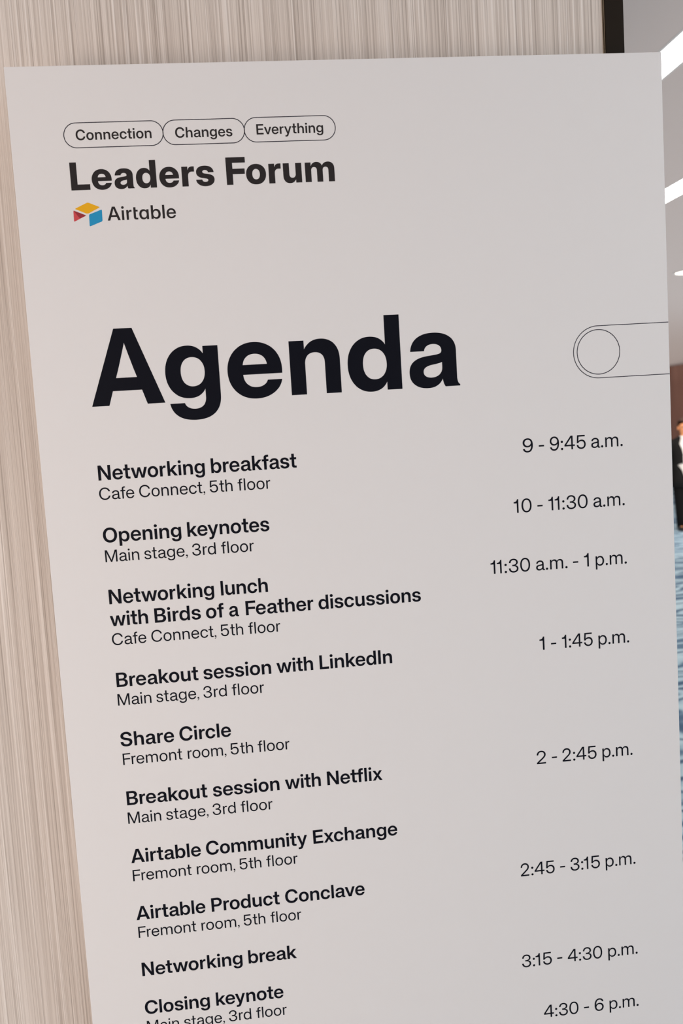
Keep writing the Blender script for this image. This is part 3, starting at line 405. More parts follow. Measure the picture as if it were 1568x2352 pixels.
  "d": [[514,-22,1,376,-22,0,171,116,0,57,364,0,57,529,1,57,692,0,172,939,0,378,1078,0,512,1078,1,581,1078,0,696,1042,0,788,968,0,822,910,1,823,910,1,823,1490,1,1125,1490,1,1125,0,1,827,0,1,827,162,1,826,162,1,796,101,0,703,18,0,584,-22,0],[593,223,1,667,223,0,776,299,0,837,437,0,837,529,1,837,622,0,776,759,0,667,835,0,593,835,1,523,835,0,419,762,0,362,626,0,362,529,1,362,432,0,419,295,0,523,223,0]],
  "e": [[588,-24,1,428,-24,0,189,119,0,57,371,0,57,533,1,57,697,0,191,949,0,425,1093,0,578,1093,1,695,1093,0,886,1013,0,1025,865,0,1100,662,0,1100,540,1,1100,457,1,163,457,1,163,650,1,955,650,1,818,606,1,818,685,0,762,799,0,657,861,0,584,861,1,513,861,0,408,799,0,351,685,0,351,606,1,351,472,1,351,391,0,409,270,0,519,203,0,597,203,1,654,203,0,742,237,0,801,297,0,814,337,1,1090,337,1,1071,230,0,930,68,0,717,-24,0]],
  "g": [[605,-374,1,453,-374,0,243,-288,0,124,-133,0,109,-31,1,400,-31,1,410,-70,0,466,-124,0,551,-153,0,605,-153,1,711,-153,0,826,-36,0,826,76,1,826,231,1,825,231,1,794,172,0,701,96,0,583,59,0,514,59,1,376,59,0,171,191,0,57,422,0,57,571,1,57,723,0,172,957,0,378,1091,0,512,1091,1,581,1091,0,697,1053,0,792,979,0,825,923,1,826,923,1,826,1069,1,1125,1069,1,1125,100,1,1125,-66,0,994,-276,0,760,-374,0],[593,289,1,667,289,0,776,360,0,837,489,0,837,576,1,837,663,0,776,791,0,667,861,0,593,861,1,523,861,0,419,794,0,362,667,0,362,576,1,362,485,0,419,357,0,523,289,0]],
  "n": [[405,592,1,405,0,1,103,0,1,103,1069,1,400,1069,1,400,789,1,350,789,1,400,931,0,586,1091,0,731,1091,1,844,1091,0,1010,992,0,1101,804,0,1101,670,1,1101,0,1,799,0,1,799,612,1,799,718,0,699,828,0,608,828,1,548,828,0,456,778,0,405,673,0]],
 },
}
LINES = {
 'H1': ["h",58958,[["N",7944,990],["e",10107,990],["t",11769,990],["w",12875,990],["o",15230,990],["r",16945,990],["k",18071,990],["i",19688,990],["n",20390,990],["g",22116,990],["b",24506,991],["r",26276,991],["e",27307,991],["a",29002,991],["k",30636,991],["f",32257,991],["a",33275,991],["s",34908,991],["t",36436,991]]],
 'S1': ["s",61854,[["C",7912,1024],["a",9766,1024],["f",11107,1024],["e",11844,1024],["C",13745,1013],["o",15563,1013],["n",16951,1013],["n",18336,1013],["e",19721,1013],["c",21077,1013],["t",22401,1013],[",",23198,1013],["5",24071,999],["t",25660,999],["h",26435,999],["f",28402,1020],["l",29198,1020],["o",29739,1020],["o",31141,1020],["r",32543,1020]]],
 'H2': ["h",68243,[["O",7945,998],["p",10212,998],["e",12002,998],["n",13687,998],["i",15435,998],["n",16152,998],["g",17901,998],["k",20287,993],["e",21845,993],["y",23456,993],["n",25093,993],["o",26828,993],["t",28552,993],["e",29590,993],["s",31261,993]]],
 'S2': ["s",71163,[["M",7928,1004],["a",10064,1004],["i",11357,1004],["n",11879,1004],["s",13754,1017],["t",14966,1017],["a",15781,1017],["g",17099,1017],["e",18536,1017],[",",19899,1017],["3",20824,1025],["r",22369,1025],["d",23178,1025],["f",25256,1021],["l",26054,1021],["o",26596,1021],["o",28000,1021],["r",29404,1021]]],
 'H3': ["h",77533,[["N",7951,990],["e",10112,990],["t",11774,990],["w",12878,990],["o",15232,990],["r",16946,990],["k",18071,990],["i",19687,990],["n",20389,990],["g",22113,990],["l",24595,981],["u",25279,981],["n",26976,981],["c",28674,981],["h",30286,981]]],
 'H3b': ["h",80894,[["w",7984,977],["i",10344,977],["t",11020,977],["h",12050,977],["B",14417,1008],["i",16396,1008],["r",17131,1008],["d",18197,1008],["s",20015,1008],["o",22183,1003],["f",23939,1003],["a",25669,931],["F",28105,995],["e",29721,995],["a",31427,995],["t",33070,995],["h",34142,995],["e",35882,995],["r",37558,995],["d",39299,990],["i",41066,990],["s",41769,990],["c",43294,990],["u",44934,990],["s",46660,990],["s",48185,990],["i",49710,990],["o",50413,990],["n",52129,990],["s",53855,990]]],
 'S3': ["s",83804,[["C",7937,1021],["a",9781,1021],["f",11114,1021],["e",11845,1021],["C",13769,1014],["o",15590,1014],["n",16981,1014],["n",18368,1014],["e",19755,1014],["c",21113,1014],["t",22439,1014],[",",23239,1014],["5",24109,997],["t",25691,997],["h",26461,997],["f",28446,1016],["l",29235,1016],["o",29771,1016],["o",31164,1016],["r",32557,1016]]],
 'H4': ["h",90260,[["B",7983,997],["r",9930,997],["e",10974,997],["a",12686,997],["k",14336,997],["o",15905,997],["u",17640,997],["t",19387,997],["s",21097,999],["e",22645,999],["s",24331,999],["s",25879,999],["i",27427,999],["o",28145,999],["n",29885,999],["w",32310,978],["i",34672,978],["t",35349,978],["h",36380,978],["L",38781,995],["i",40445,995],["n",41156,995],["k",42895,995],["e",44458,995],["d",46133,995],["I",47914,995],["n",48674,995]]],
 'S4': ["s",93126,[["M",7935,1006],["a",10077,1006],["i",11375,1006],["n",11900,1006],["s",13780,1019],["t",14995,1019],["a",15814,1019],["g",17137,1019],["e",18579,1019],[",",19946,1019],["3",20834,1029],["r",22392,1029],["d",23210,1029],["f",25268,1021],["l",26066,1021],["o",26609,1021],["o",28013,1021],["r",29418,1021]]],
 'H5': ["h",99507,[["S",7892,1009],["h",9879,1009],["a",11660,1009],["r",13344,1009],["e",14415,1009],["C",16766,996],["i",18957,996],["r",19670,996],["c",20711,996],["l",22367,996],["e",23080,996]]],
 'S5': ["s",102402,[["F",7938,1013],["r",9266,1013],["e",10050,1013],["m",11406,1013],["o",13521,1013],["n",14910,1013],["t",16294,1013],["r",17730,1012],["o",18512,1012],["o",19899,1012],["m",21285,1012],[",",23398,1012],["5",24233,1008],["t",25846,1008],["h",26637,1008],["f",28577,1020],["l",29373,1020],["o",29913,1020],["o",31314,1020],["r",32716,1020]]],
 'H6': ["h",108786,[["B",7992,995],["r",9932,995],["e",10971,995],["a",12676,995],["k",14320,995],["o",15883,995],["u",17612,995],["t",19352,995],["s",21158,996],["e",22699,996],["s",24378,996],["s",25919,996],["i",27460,996],["o",28173,996],["n",29906,996],["w",32363,974],["i",34709,974],["t",35378,974],["h",36399,974],["N",38785,991],["e",40951,991],["t",42618,991],["f",43609,991],["l",44675,991],["i",45381,991],["x",46086,991]]],
 'S6': ["s",111718,[["M",7929,1007],["a",10072,1007],["i",11371,1007],["n",11896,1007],["s",13796,1020],["t",15014,1020],["a",15834,1020],["g",17159,1020],["e",18604,1020],[",",19973,1020],["3",20857,1029],["r",22414,1029],["d",23232,1029],["f",25294,1022],["l",26094,1022],["o",26637,1022],["o",28044,1022],["r",29450,1022]]],
 'H7': ["h",118020,[["A",8023,988],["i",10129,988],["r",10828,988],["t",11949,988],["a",13021,988],["b",14646,988],["l",16407,988],["e",17107,988],["C",19408,983],["o",21555,983],["m",23248,983],["m",25839,983],["u",28430,983],["n",30133,983],["i",31836,983],["t",32523,983],["y",33625,983],["E",36003,996],["x",37819,996],["c",39351,996],["h",41005,996],["a",42746,996],["n",44391,996],["g",46132,996],["e",47915,996]]],
 'S7': ["s",120929,[["F",7917,1015],["r",9250,1015],["e",10037,1015],["m",11398,1015],["o",13519,1015],["n",14912,1015],["t",16302,1015],["r",17709,1016],["o",18499,1016],["o",19897,1016],["m",21294,1016],[",",23420,1016],["5",24286,996],["t",25867,996],["h",26636,996],["f",28607,1019],["l",29403,1019],["o",29943,1019],["o",31344,1019],["r",32745,1019]]],
 'H8': ["h",127252,[["A",8062,986],["i",10164,986],["r",10860,986],["t",11978,986],["a",13047,986],["b",14668,986],["l",16425,986],["e",17122,986],["P",19482,991],["r",21362,991],["o",22393,991],["d",24112,991],["u",25883,991],["c",27612,991],["t",29255,991],["C",31063,990],["o",33233,990],["n",34946,990],["c",36670,990],["l",38308,990],["a",39009,990],["v",40593,990],["e",42161,990]]],
 'S8': ["s",130139,[["F",8009,1010],["r",9330,1010],["e",10109,1010],["m",11458,1010],["o",13565,1010],["n",14946,1010],["t",16324,1010],["r",17729,1015],["o",18518,1015],["o",19912,1015],["m",21307,1015],[",",23431,1015],["5",24271,996],["t",25852,996],["h",26622,996],["f",28635,1013],["l",29420,1013],["o",29952,1013],["o",31339,1013],["r",32726,1013]]],
 'H9': ["h",136441,[["N",8059,988],["e",10215,988],["t",11872,988],["w",12973,988],["o",15322,988],["r",17032,988],["k",18153,988],["i",19765,988],["n",20464,988],["g",22185,988],["b",24582,991],["r",26351,991],["e",27380,991],["a",29074,991],["k",30706,991]]],
 'H10': ["h",142756,[["C",8076,989],["l",10246,989],["o",10948,989],["s",12661,989],["i",14184,989],["n",14886,989],["g",16610,989],["k",19063,986],["e",20601,986],["y",22192,986],["n",23808,986],["o",25520,986],["t",27223,986],["e",28245,986]]],
 'S10': ["s",145656,[["M",8100,998],["a",10216,998],["i",11495,998],["n",12007,998],["s",13917,1011],["t",15118,1011],["a",15924,1011],["g",17230,1011],["e",18655,1011],[",",20006,1011],["3",20903,1022],["r",22441,1022],["d",23245,1022],["f",25306,1012],["l",26090,1012],["o",26620,1012],["o",28006,1012],["r",29391,1012]]],
 'T1': ["t",58958,[["9",72349,1100],["-",74885,900],["9",76676,1002],[":",78396,1002],["4",79047,1002],["5",80867,1002],["a",83305,1006],[".",84841,1006],["m",85498,1006],[".",87982,1006]]],
 'T2': ["t",68243,[["1",70696,1038],["0",71755,1038],["-",74263,915],["1",76247,1028],["1",77255,1028],[":",78263,1028],["3",78956,1028],["0",80788,1028],["a",83317,1007],[".",84856,1007],["m",85516,1007],[".",88004,1007]]],
 'T3': ["t",77533,[["1",66586,1029],["1",67596,1029],[":",68606,1029],["3",69302,1029],["0",71136,1029],["a",73693,1006],[".",75229,1006],["m",75887,1006],[".",78371,1006],["-",79632,918],["1",81621,1081],["p",83288,998],[".",84943,998],["m",85587,998],[".",88042,998]]],
 'T4': ["t",90260,[["1",73894,1100],["-",75551,920],["1",77544,988],[":",78472,988],["4",79097,988],["5",80875,988],["p",83295,996],[".",84944,996],["m",85584,996],[".",88032,996]]],
 'T5': ["t",108786,[["2",72355,1066],["-",74947,904],["2",76609,986],[":",78452,986],["4",79073,986],["5",80845,986],["p",83291,991],[".",84925,991],["m",85556,991],[".",87985,991]]],
 'T6': ["t",127166,[["2",68949,984],[":",70784,984],["4",71401,984],["5",73165,984],["-",75574,900],["3",77319,1007],[":",79093,1007],["1",79752,1007],["5",80719,1007],["p",83177,994],[".",84820,994],["m",85456,994],[".",87897,994]]],
 'T7': ["t",142644,[["3",68584,1013],[":",70377,1013],["1",71048,1013],["5",72029,1013],["-",74465,929],["4",76313,1004],[":",78138,1004],["3",78792,1004],["0",80558,1004],["p",83075,992],[".",84712,992],["m",85344,992],[".",87776,992]]],
 'T8': ["t",151763,[["4",71941,1004],[":",73768,1004],["3",74423,1004],["0",76191,1004],["-",78671,909],["6",80494,1055],["p",82986,988],[".",84611,988],["m",85237,988],[".",87655,988]]],
 'P1': ["p",10298,[["C",9030,1019],["o",10523,1019],["n",11698,1019],["n",12878,1019],["e",14057,1019],["c",15198,1019],["t",16321,1019],["i",17045,1019],["o",17531,1019],["n",18706,1019]]],
 'P2': ["p",10378,[["C",23060,1017],["h",24549,1017],["a",25726,1017],["n",26839,1017],["g",28016,1017],["e",29223,1017],["s",30361,1017]]],
 'P3': ["p",10264,[["E",34708,1011],["v",35924,1011],["e",36981,1011],["r",38106,1011],["y",38862,1011],["t",39988,1011],["h",40699,1011],["i",41862,1011],["n",42337,1011],["g",43500,1011]]],
 'H0': ["f",17231,[["L",7598,1013],["e",10678,1013],["a",13845,1013],["d",16932,1013],["e",20254,1013],["r",23367,1013],["s",25512,1013],["F",29783,1005],["o",32758,1005],["r",35948,1005],["u",38062,1005],["m",41291,1005]]],
 'LG': ["l",21628,[["A",12580,1032],["i",14502,1032],["r",15154,1032],["t",16183,1032],["a",17046,1032],["b",18672,1032],["l",20298,1032],["e",20950,1032]]],
 'AG': ["A",48118,[["A",8044,980],["g",18613,990],["e",27700,1039],["n",36663,1010],["d",45656,1019],["a",54959,1006]]],
}
PILLS = [[0.07453,0.21424,0.07896,0.11339],[0.21402,0.33097,0.07897,0.11334],[0.33074,0.4637,0.07862,0.11313]]
MARK = {"yellow":[[0.08076,0.19808],[0.09875,0.19002],[0.10084,0.19009],[0.11653,0.19707],[0.09926,0.20543],[0.09665,0.2052]],"red":[[0.07873,0.20035],[0.09614,0.20806],[0.07839,0.21626]],"dark":[[0.07874,0.20022],[0.09629,0.20793],[0.0869,0.21175]],"blue":[[0.10019,0.20677],[0.1189,0.20016],[0.11854,0.21677],[0.09979,0.22363]]}
CODE = [0.85091,0.44215,0.03978,0.034]

def b2w(x, y, d=0.0):
    return Vector((x, -d, TOP - y))

def flatten(k, n):
    pts = [(k[i], k[i + 1], k[i + 2]) for i in range(0, len(k), 3)]
    if not pts[0][2]:
        if pts[-1][2]:
            pts = [pts[-1]] + pts[:-1]
        else:
            a, b = pts[-1], pts[0]
            pts = [((a[0] + b[0]) / 2, (a[1] + b[1]) / 2, 1)] + pts
    out, cur, i, m = [pts[0][:2]], pts[0], 1, len(pts)
    while i <= m:
        p = pts[i % m]
        if p[2]:
            out.append(p[:2])
            cur = p
            i += 1
        else:
            q = pts[(i + 1) % m]
            e = q if q[2] else ((p[0] + q[0]) / 2, (p[1] + q[1]) / 2, 1)
            for j in range(1, n + 1):
                t = j / n
                out.append(tuple((1 - t) ** 2 * cur[c] + 2 * t * (1 - t) * p[c] + t * t * e[c] for c in (0, 1)))
            cur = e
            i += 2 if q[2] else 1
    res = []
    for p in out:
        if not res or abs(p[0] - res[-1][0]) + abs(p[1] - res[-1][1]) > 0.05:
            res.append(p)
    if abs(res[0][0] - res[-1][0]) + abs(res[0][1] - res[-1][1]) < 0.05:
        res.pop()
    return res

def triangulate(loops):
    """Fill closed loops by the non-zero rule -> (verts, faces)."""
    vs, es = [], []
    for lp in loops:
        s = len(vs)
        vs += [Vector(p) for p in lp]
        es += [(s + i, s + (i + 1) % len(lp)) for i in range(len(lp))]
    V, E, Fc = geometry.delaunay_2d_cdt(vs, es, [], 0, 1e-4)[:3]
    keep = []
    for f in Fc:
        cx = sum(V[i].x for i in f) / len(f)
        cy = sum(V[i].y for i in f) / len(f)
        w = 0
        for lp in loops:
            for (x0, y0), (x1, y1) in zip(lp, lp[1:] + lp[:1]):
                if (y0 <= cy) != (y1 <= cy):
                    if x0 + (cy - y0) / (y1 - y0) * (x1 - x0) > cx:
                        w += 1 if y1 > y0 else -1
        if w:
            keep.append(tuple(f))
    return [(v.x, v.y) for v in V], keep

_tri = {}
def glyph(style, ch):
    if (style, ch) not in _tri:
        n = 12 if style == 'A' else (7 if style == 'f' else 4)
        _tri[style, ch] = triangulate([flatten(k, n) for k in GLYPHS[style][ch]])
    return _tri[style, ch]

INK_DEPTH = 0.00015   # ink sits a hair proud of the laminate

def lettering(name, keys, mat, parent, label=None):
    verts, faces = [], []
    for key in keys:
        style, y, items = LINES[key]
        s = SIZE[style] / 2048.0
        for ch, X, xs in items:
            v, f = glyph(style, ch)
            o = len(verts)
            verts += [b2w(X * 1e-5 + px * s * xs / 1000.0, y * 1e-5 - py * s, INK_DEPTH) for px, py in v]
            faces += [tuple(o + i for i in t) for t in f]
    me = bpy.data.meshes.new(name)
    me.from_pydata(verts, [], faces)
    ob = link(name, me, mat, parent)
    front(me)
    if label:
        ob['label'] = label
    return ob

def front(me):
    b = bmesh.new()
    b.from_mesh(me)
    for f in b.faces:
        f.normal_update()
        if f.normal.y > 0:
            f.normal_flip()
    b.to_mesh(me)
    b.free()

def band(bm, pts, w, closed=True):
    """A printed line of width w along board points."""
    n = len(pts)
    L, R = [], []
    for i, p in enumerate(pts):
        a = pts[i - 1] if (i or closed) else p
        b = pts[(i + 1) % n] if (i < n - 1 or closed) else p
        d = Vector((b[0] - a[0], b[1] - a[1])).normalized()
        nx, ny = -d.y * w / 2, d.x * w / 2
        L.append(bm.verts.new(b2w(p[0] + nx, p[1] + ny, INK_DEPTH)))
        R.append(bm.verts.new(b2w(p[0] - nx, p[1] - ny, INK_DEPTH)))
    for i in range(n if closed else n - 1):
        j = (i + 1) % n
        bm.faces.new((L[i], L[j], R[j], R[i]))

def ink_mesh(name, bm, mats, parent):
    me = bpy.data.meshes.new(name)
    bm.to_mesh(me)
    bm.free()
    front(me)
    return link(name, me, mats, parent)

sign = thing('agenda_sign', 'tall white printed agenda board standing in front of the ribbed wall', 'sign')
bm = bmesh.new()
box(bm, (0, 0, 0), (0.965, 0.0125, TOP), 0.0007, 2)
panel = from_bm('panel', bm, M_BOARD, sign)

# three outlined pills, each with its word
for (x0, x1, y0, y1), key in zip(PILLS, ('P1', 'P2', 'P3')):
    r = (y1 - y0) / 2
    cy = (y0 + y1) / 2
    pts = []
    for k in range(33):
        a = math.pi / 2 + math.pi * k / 32
        pts.append((x0 + r + r * math.cos(a), cy - r * math.sin(a)))
    for k in range(33):
        a = -math.pi / 2 + math.pi * k / 32
        pts.append((x1 - r + r * math.cos(a), cy - r * math.sin(a)))
    bm = bmesh.new()
    band(bm, pts, 0.00115)
    pill = ink_mesh('tagline_pill', bm, M_LINE, sign)
    word = {'P1': 'Connection', 'P2': 'Changes', 'P3': 'Everything'}[key]
    pill['label'] = 'rounded outline around the word ' + word
    lettering('pill_lettering', [key], M_INK_SHEEN, pill)

lettering('event_lettering', ['H0'], M_INK_SHEEN, sign, 'bold dark words Leaders Forum')

def rounded(poly, r):
    out = []
    n = len(poly)
    for i in range(n):
        p, a, b = Vector(poly[i]), Vector(poly[i - 1]), Vector(poly[(i + 1) % n])
        da, db = (a - p), (b - p)
        ra, rb = min(r, da.length * 0.45), min(r, db.length * 0.45)
        s, e = p + da.normalized() * ra, p + db.normalized() * rb
        for k in range(5):
            t = k / 4
            q = (1 - t) ** 2 * s + 2 * t * (1 - t) * p + t * t * e
            out.append((q.x, q.y))
    return out
bm = bmesh.new()
for mi, (k, d) in enumerate((('yellow', 0), ('red', 0), ('dark', 0.00006), ('blue', 0))):
    vs_ = [bm.verts.new(b2w(x, y, INK_DEPTH + d)) for x, y in rounded(MARK[k], 0.0016 if k != 'dark' else 0.0008)]
    f = bm.faces.new(vs_)
    f.material_index = mi
mark = ink_mesh('logo_mark', bm, [M_YELLOW, M_RED, M_RED_DARK, M_BLUE], sign)
mark['label'] = 'small folded block emblem in yellow, red and blue'
lettering('logo_lettering', ['LG'], M_INK_SHEEN, sign)
lettering('title_lettering', ['AG'], M_INK, sign, 'large bold word Agenda')

# round-ended outline at the right edge with the empty ring inside it
cx, cy, ro, ri = CODE
bm = bmesh.new()
pts = [(0.9645, cy - ro)] + [(cx + ro * math.cos(a), cy - ro * math.sin(a)) for a in [math.pi / 2 + math.pi * k / 48 for k in range(49)]] + [(0.9645, cy + ro)]
band(bm, pts, 0.00115, closed=False)
tab = ink_mesh('outlined_tab', bm, M_LINE, sign)
bm = bmesh.new()
band(bm, [(cx + ri * math.cos(2 * math.pi * k / 96), cy - ri * math.sin(2 * math.pi * k / 96)) for k in range(96)], 0.0012)
ink_mesh('ring', bm, M_LINE, tab)

# the programme: each session heading carries its place and its time
for keys, place, time in ((['H1'], 'S1', 'T1'), (['H2'], 'S2', 'T2'), (['H3', 'H3b'], 'S3', 'T3'), (['H4'], 'S4', 'T4'),
                          (['H5'], 'S5', None), (['H6'], 'S6', 'T5'), (['H7'], 'S7', None), (['H8'], 'S8', 'T6'),
                          (['H9'], None, None), (['H10'], 'S10', 'T7')):
    h = lettering('session_heading', keys, M_INK, sign)
    if place:
        lettering('session_place', [place], M_INK, h)
    if time:
        lettering('session_time', [time], M_INK, h)
lettering('session_time', ['T8'], M_INK, sign)

# ------------------------------------------------------------------ ceiling lights
def strip(label, x0, x1, y0, y1):
    t = thing('linear_ceiling_light', label, 'ceiling light', ((x0 + x1) / 2, (y0 + y1) / 2, CEIL), 'linear lights in the lobby ceiling')
    hx, hy = (x1 - x0) / 2, (y1 - y0) / 2
    bm = bmesh.new()
    e = 0.012
    for lo, hi in (((-hx - e, -hy - e), (-hx, hy + e)), ((hx, -hy - e), (hx + e, hy + e)), ((-hx, -hy - e), (hx, -hy)), ((-hx, hy), (hx, hy + e))):
        box(bm, (*lo, -0.0012), (*hi, 0.0))
    from_bm('frame', bm, M_WHITE, t)
    bm = bmesh.new()
    box(bm, (-hx, -hy, -0.0012), (hx, hy, 0.0))
    from_bm('diffuser', bm, M_GLOW, t)
strip('long bright strip light in the ceiling nearest the corner of the sign', 1.930, 2.059, -3.4, 5.4)
strip('bright strip light farther from the sign, lower of the two strips in view', 2.941, 3.110, -3.4, 7.4)

t = thing('ceiling_downlight', 'round recessed downlight beyond the two strip lights', 'ceiling light', (4.80, 7.52, CEIL))
def disc_ring(bm, r0, r1, z0, z1, n=48):
    a = [[], [], [], []]
    for k in range(n):
        c, s = math.cos(2 * math.pi * k / n), math.sin(2 * math.pi * k / n)
        for q, (r, z) in enumerate(((r0, z0), (r1, z0), (r1, z1), (r0, z1))):
            a[q].append(bm.verts.new((r * c, r * s, z)))
    for k in range(n):
        j = (k + 1) % n
        for q in range(4):
            p = (q + 1) % 4
            bm.faces.new((a[q][k], a[q][j], a[p][j], a[p][k]))
bm = bmesh.new()
disc_ring(bm, 0.125, 0.15, 0.0, -0.008)
from_bm('trim_ring', bm, M_WHITE, t)
bm = bmesh.new()
bmesh.ops.create_cone(bm, cap_ends=True, segments=48, radius1=0.125, radius2=0.125, depth=0.006, matrix=Matrix.Translation((0, 0, -0.003)))
from_bm('lens', bm, M_GLOW_WARM, t)

# ------------------------------------------------------------------ the person across the lobby
def loft(bm, rings, n=20, cap=True):
    """rings: (centre, rx, ry) stacked ellipses in horizontal planes or tilted by an axis vector."""
    prev = None
    first = last = None
    for c, rx, ry, *ax in rings:
        z = Vector(ax[0]).normalized() if ax else Vector((0, 0, 1))
        u = Vector((0, 1, 0)).cross(z).normalized()
        w = z.cross(u)
        vs_ = [bm.verts.new(Vector(c) + u * rx * math.cos(2 * math.pi * k / n) + w * ry * math.sin(2 * math.pi * k / n)) for k in range(n)]
        if prev:
            for k in range(n):
                bm.faces.new((prev[k], prev[(k + 1) % n], vs_[(k + 1) % n], vs_[k]))
        else:
            first = vs_
        prev = last = vs_
    if cap:
        bm.faces.new(first)
        bm.faces.new(last)

def skin_body(parent):
    """One continuous body: legs, trunk, arms with five fingers each, neck and head."""
    V, E, Rr = [], [], []
    def add(co, r, par=None):
        V.append(co)
        Rr.append(r if isinstance(r, tuple) else (r, r))
        if par is not None:
            E.append((par, len(V) - 1))
        return len(V) - 1
    pelvis = add((0, 0, 0.80), (0.135, 0.095))
    waist = add((0, 0, 0.95), (0.115, 0.085), pelvis)
    chest = add((0, 0.005, 1.11), (0.118, 0.088), waist)
    collar = add((0, 0.015, 1.215), (0.055, 0.042), chest)
    neck = add((0, 0.0, 1.29), (0.045, 0.048), collar)
    jaw = add((0, -0.012, 1.345), (0.058, 0.064), neck)
    face = add((0, -0.008, 1.415), (0.074, 0.086), jaw)
    crown = add((0, 0.004, 1.485), (0.060, 0.078), face)
    for s in (-1, 1):
        hip = add((s * 0.080, 0, 0.73), (0.080, 0.080), pelvis)
        knee = add((s * 0.078, -0.01, 0.42), (0.052, 0.054), hip)
        calf = add((s * 0.077, 0.012, 0.30), (0.047, 0.052), knee)
        ankle = add((s * 0.072, 0.01, 0.085), (0.033, 0.036), calf)
        heel = add((s * 0.072, 0.0, 0.045), (0.036, 0.034), ankle)
        add((s * 0.076, -0.13, 0.030), (0.036, 0.022), heel)
        sh = add((s * 0.150, 0.012, 1.185), (0.040, 0.040), collar)
        el = add((s * 0.225, 0.02, 0.965), (0.036, 0.037), sh)
        wr = add((s * 0.232, -0.035, 0.755), (0.024, 0.020), el)
        pa = add((s * 0.230, -0.048, 0.700), (0.022, 0.034), wr)
        tip = 0
        for k, (dy, ln_) in enumerate(((-0.030, 0.066), (-0.010, 0.076), (0.010, 0.070), (0.028, 0.054))):
            b = add((s * 0.229, -0.050 + dy * 0.8, 0.655), 0.0085, pa)
            m_ = add((s * 0.224, -0.054 + dy, 0.655 - ln_ * 0.5), 0.0080, b)
            add((s * 0.212, -0.056 + dy, 0.655 - ln_), 0.0068, m_)
        tb = add((s * 0.222, -0.088, 0.700), 0.0100, pa)
        add((s * 0.214, -0.104, 0.662), 0.0085, tb)
    me = bpy.data.meshes.new('body')
    me.from_pydata(V, E, [])
    o = link('body', me, M_SKIN, parent)
    md = o.modifiers.new('skin', 'SKIN')
    md.use_smooth_shade = True
    for d, r in zip(me.skin_vertices[0].data, Rr):
        d.radius = r
    me.skin_vertices[0].data[0].use_root = True
    sub = o.modifiers.new('smooth', 'SUBSURF')
    sub.levels = sub.render_levels = 2
    return o

person = thing('person', 'person in black suit and white shirt standing on the blue carpet beyond the sign', 'person', (6.262, 10.665, 0))
person.rotation_euler = (0, 0, math.radians(-14))
body = skin_body(person)
for s in (-1, 1):
    bm = bmesh.new()
    bmesh.ops.create_uvsphere(bm, u_segments=12, v_segments=8, radius=0.0095, matrix=Matrix.Translation((s * 0.029, -0.087, 1.425)))
    from_bm('eye', bm, M_EYE, person, True)
    bm = bmesh.new()
    bmesh.ops.create_uvsphere(bm, u_segments=12, v_segments=8, radius=1.0, matrix=Matrix.Translation((s * 0.072, 0.005, 1.41)) @ Matrix.Diagonal((0.010, 0.018, 0.030, 1)))
    from_bm('ear', bm, M_SKIN, person, True)
bm = bmesh.new()
bmesh.ops.create_cone(bm, cap_ends=True, segments=12, radius1=0.016, radius2=0.006, depth=0.048, matrix=Matrix.Translation((0, -0.097, 1.402)) @ Matrix.Rotation(math.radians(14), 4, 'X'))
from_bm('nose', bm, M_SKIN, person, True)
bm = bmesh.new()
bmesh.ops.create_uvsphere(bm, u_segments=16, v_segments=8, radius=1.0, matrix=Matrix.Translation((0, -0.080, 1.362)) @ Matrix.Diagonal((0.023, 0.010, 0.008, 1)))
from_bm('mouth', bm, M_LIPS, person, True)
# hair: a cap over crown and back of the head
bm = bmesh.new()
bmesh.ops.create_uvsphere(bm, u_segments=28, v_segments=18, radius=1.0)
for v in list(bm.verts):
    if v.co.y < -0.05 and v.co.z < 0.40 or v.co.y < 0.35 and v.co.z < -0.1:
        bm.verts.remove(v)
for v in bm.verts:
    v.co = Vector((v.co.x * 0.082, v.co.y * 0.100 + 0.010, v.co.z * 0.102 + 1.452))
hair = from_bm('hair', bm, M_HAIR, person, True)
sol = hair.modifiers.new('thick', 'SOLIDIFY')
sol.thickness = 0.008
# trousers
bm = bmesh.new()
loft(bm, [((0, 0, 0.60), 0.150, 0.105), ((0, 0, 0.72), 0.158, 0.115), ((0, 0, 0.82), 0.150, 0.108), ((0, 0, 0.92), 0.128, 0.098)])
for s in (-1, 1):
    loft(bm, [((s * 0.060, -0.008, 0.022), 0.058, 0.088), ((s * 0.060, 0.0, 0.22), 0.070, 0.078), ((s * 0.068, -0.005, 0.42), 0.076, 0.084), ((s * 0.074, 0, 0.66), 0.086, 0.100)])
from_bm('trousers', bm, M_TROUSERS, person, True)
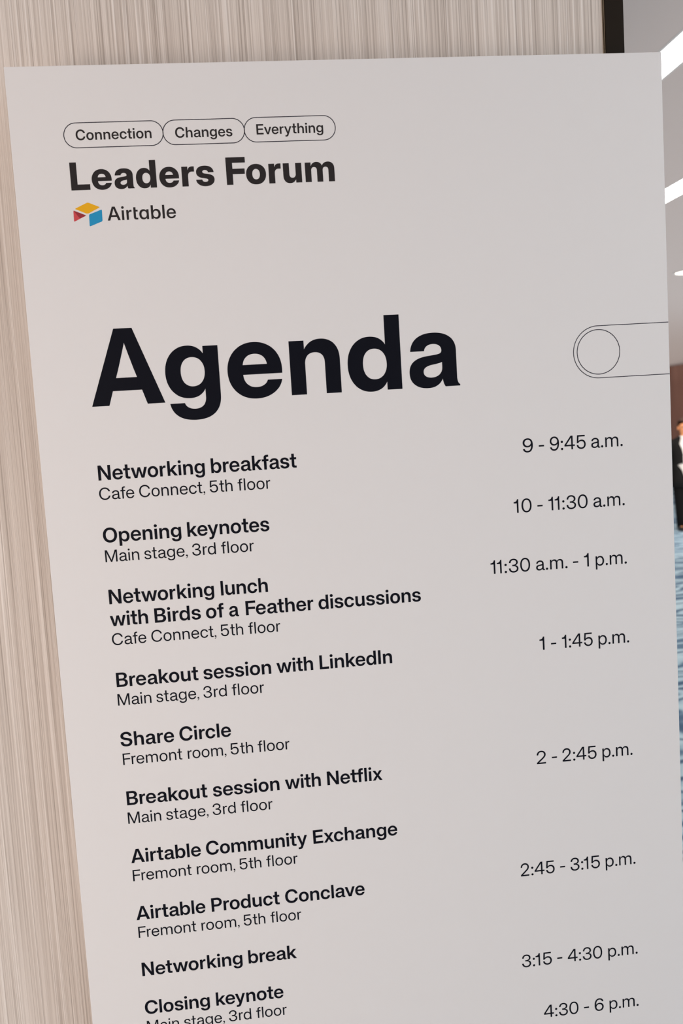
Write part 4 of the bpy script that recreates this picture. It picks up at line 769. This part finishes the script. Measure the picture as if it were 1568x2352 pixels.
# shirt: narrow front between the lapels, hem flaring out below the jacket
bm = bmesh.new()
loft(bm, [((0.02, 0, 0.715), 0.078, 0.132), ((0.015, 0, 0.80), 0.098, 0.130), ((0.01, 0, 0.88), 0.122, 0.128), ((0.01, 0, 0.925), 0.136, 0.124), ((0, 0, 0.96), 0.105, 0.112),
          ((0, 0, 1.13), 0.130, 0.114), ((0, 0, 1.20), 0.118, 0.100), ((0, 0, 1.235), 0.090, 0.082), ((0, -0.002, 1.262), 0.062, 0.066), ((0, -0.004, 1.305), 0.060, 0.064)])
from_bm('shirt', bm, M_SHIRT, person, True)
# open jacket with sleeves
bm = bmesh.new()
rows = [(0.60, 0.172, 0.138, 12), (0.72, 0.174, 0.146, 18), (0.80, 0.172, 0.148, 26), (0.87, 0.168, 0.148, 38), (0.915, 0.166, 0.146, 50), (0.935, 0.160, 0.140, 14), (1.05, 0.160, 0.130, 14), (1.13, 0.175, 0.128, 18), (1.20, 0.185, 0.112, 26), (1.245, 0.165, 0.096, 24), (1.278, 0.098, 0.080, 34), (1.298, 0.064, 0.064, 62)]
prev = None
for z, rx, ry, half in rows:
    ring = []
    for k in range(33):
        a = math.radians(-90 + half + (360 - 2 * half) * k / 32)
        ring.append(bm.verts.new((rx * math.cos(a), ry * math.sin(a), z)))
    if prev:
        for k in range(32):
            bm.faces.new((prev[k], prev[k + 1], ring[k + 1], ring[k]))
    prev = ring
for s in (-1, 1):
    loft(bm, [((s * 0.140, 0, 1.235), 0.060, 0.072, (s * 0.8, 0, -1)), ((s * 0.172, 0, 1.205), 0.066, 0.070, (s * 0.5, 0, -1)), ((s * 0.195, 0.004, 1.14), 0.056, 0.062, (s * 0.3, 0, -1)), ((s * 0.225, 0.018, 0.97), 0.047, 0.052, (0, -0.1, -1)),
              ((s * 0.232, -0.020, 0.82), 0.040, 0.045, (0, -0.2, -1)), ((s * 0.232, -0.034, 0.745), 0.037, 0.042, (0, -0.2, -1))], 16)
jk = from_bm('jacket', bm, M_JACKET, person, True)
sol = jk.modifiers.new('thick', 'SOLIDIFY')
sol.thickness = 0.006
sol.offset = 1
for s in (-1, 1):
    bm = bmesh.new()
    bmesh.ops.create_uvsphere(bm, u_segments=18, v_segments=10, radius=1.0)
    for v in bm.verts:
        z = v.co.z * 0.05 + 0.03
        v.co = Vector((v.co.x * 0.046 + s * 0.074, v.co.y * 0.135 - 0.055, max(0.0, z if v.co.y > -0.2 else z * 0.8)))
    from_bm('shoe', bm, M_SHOE, person, True)
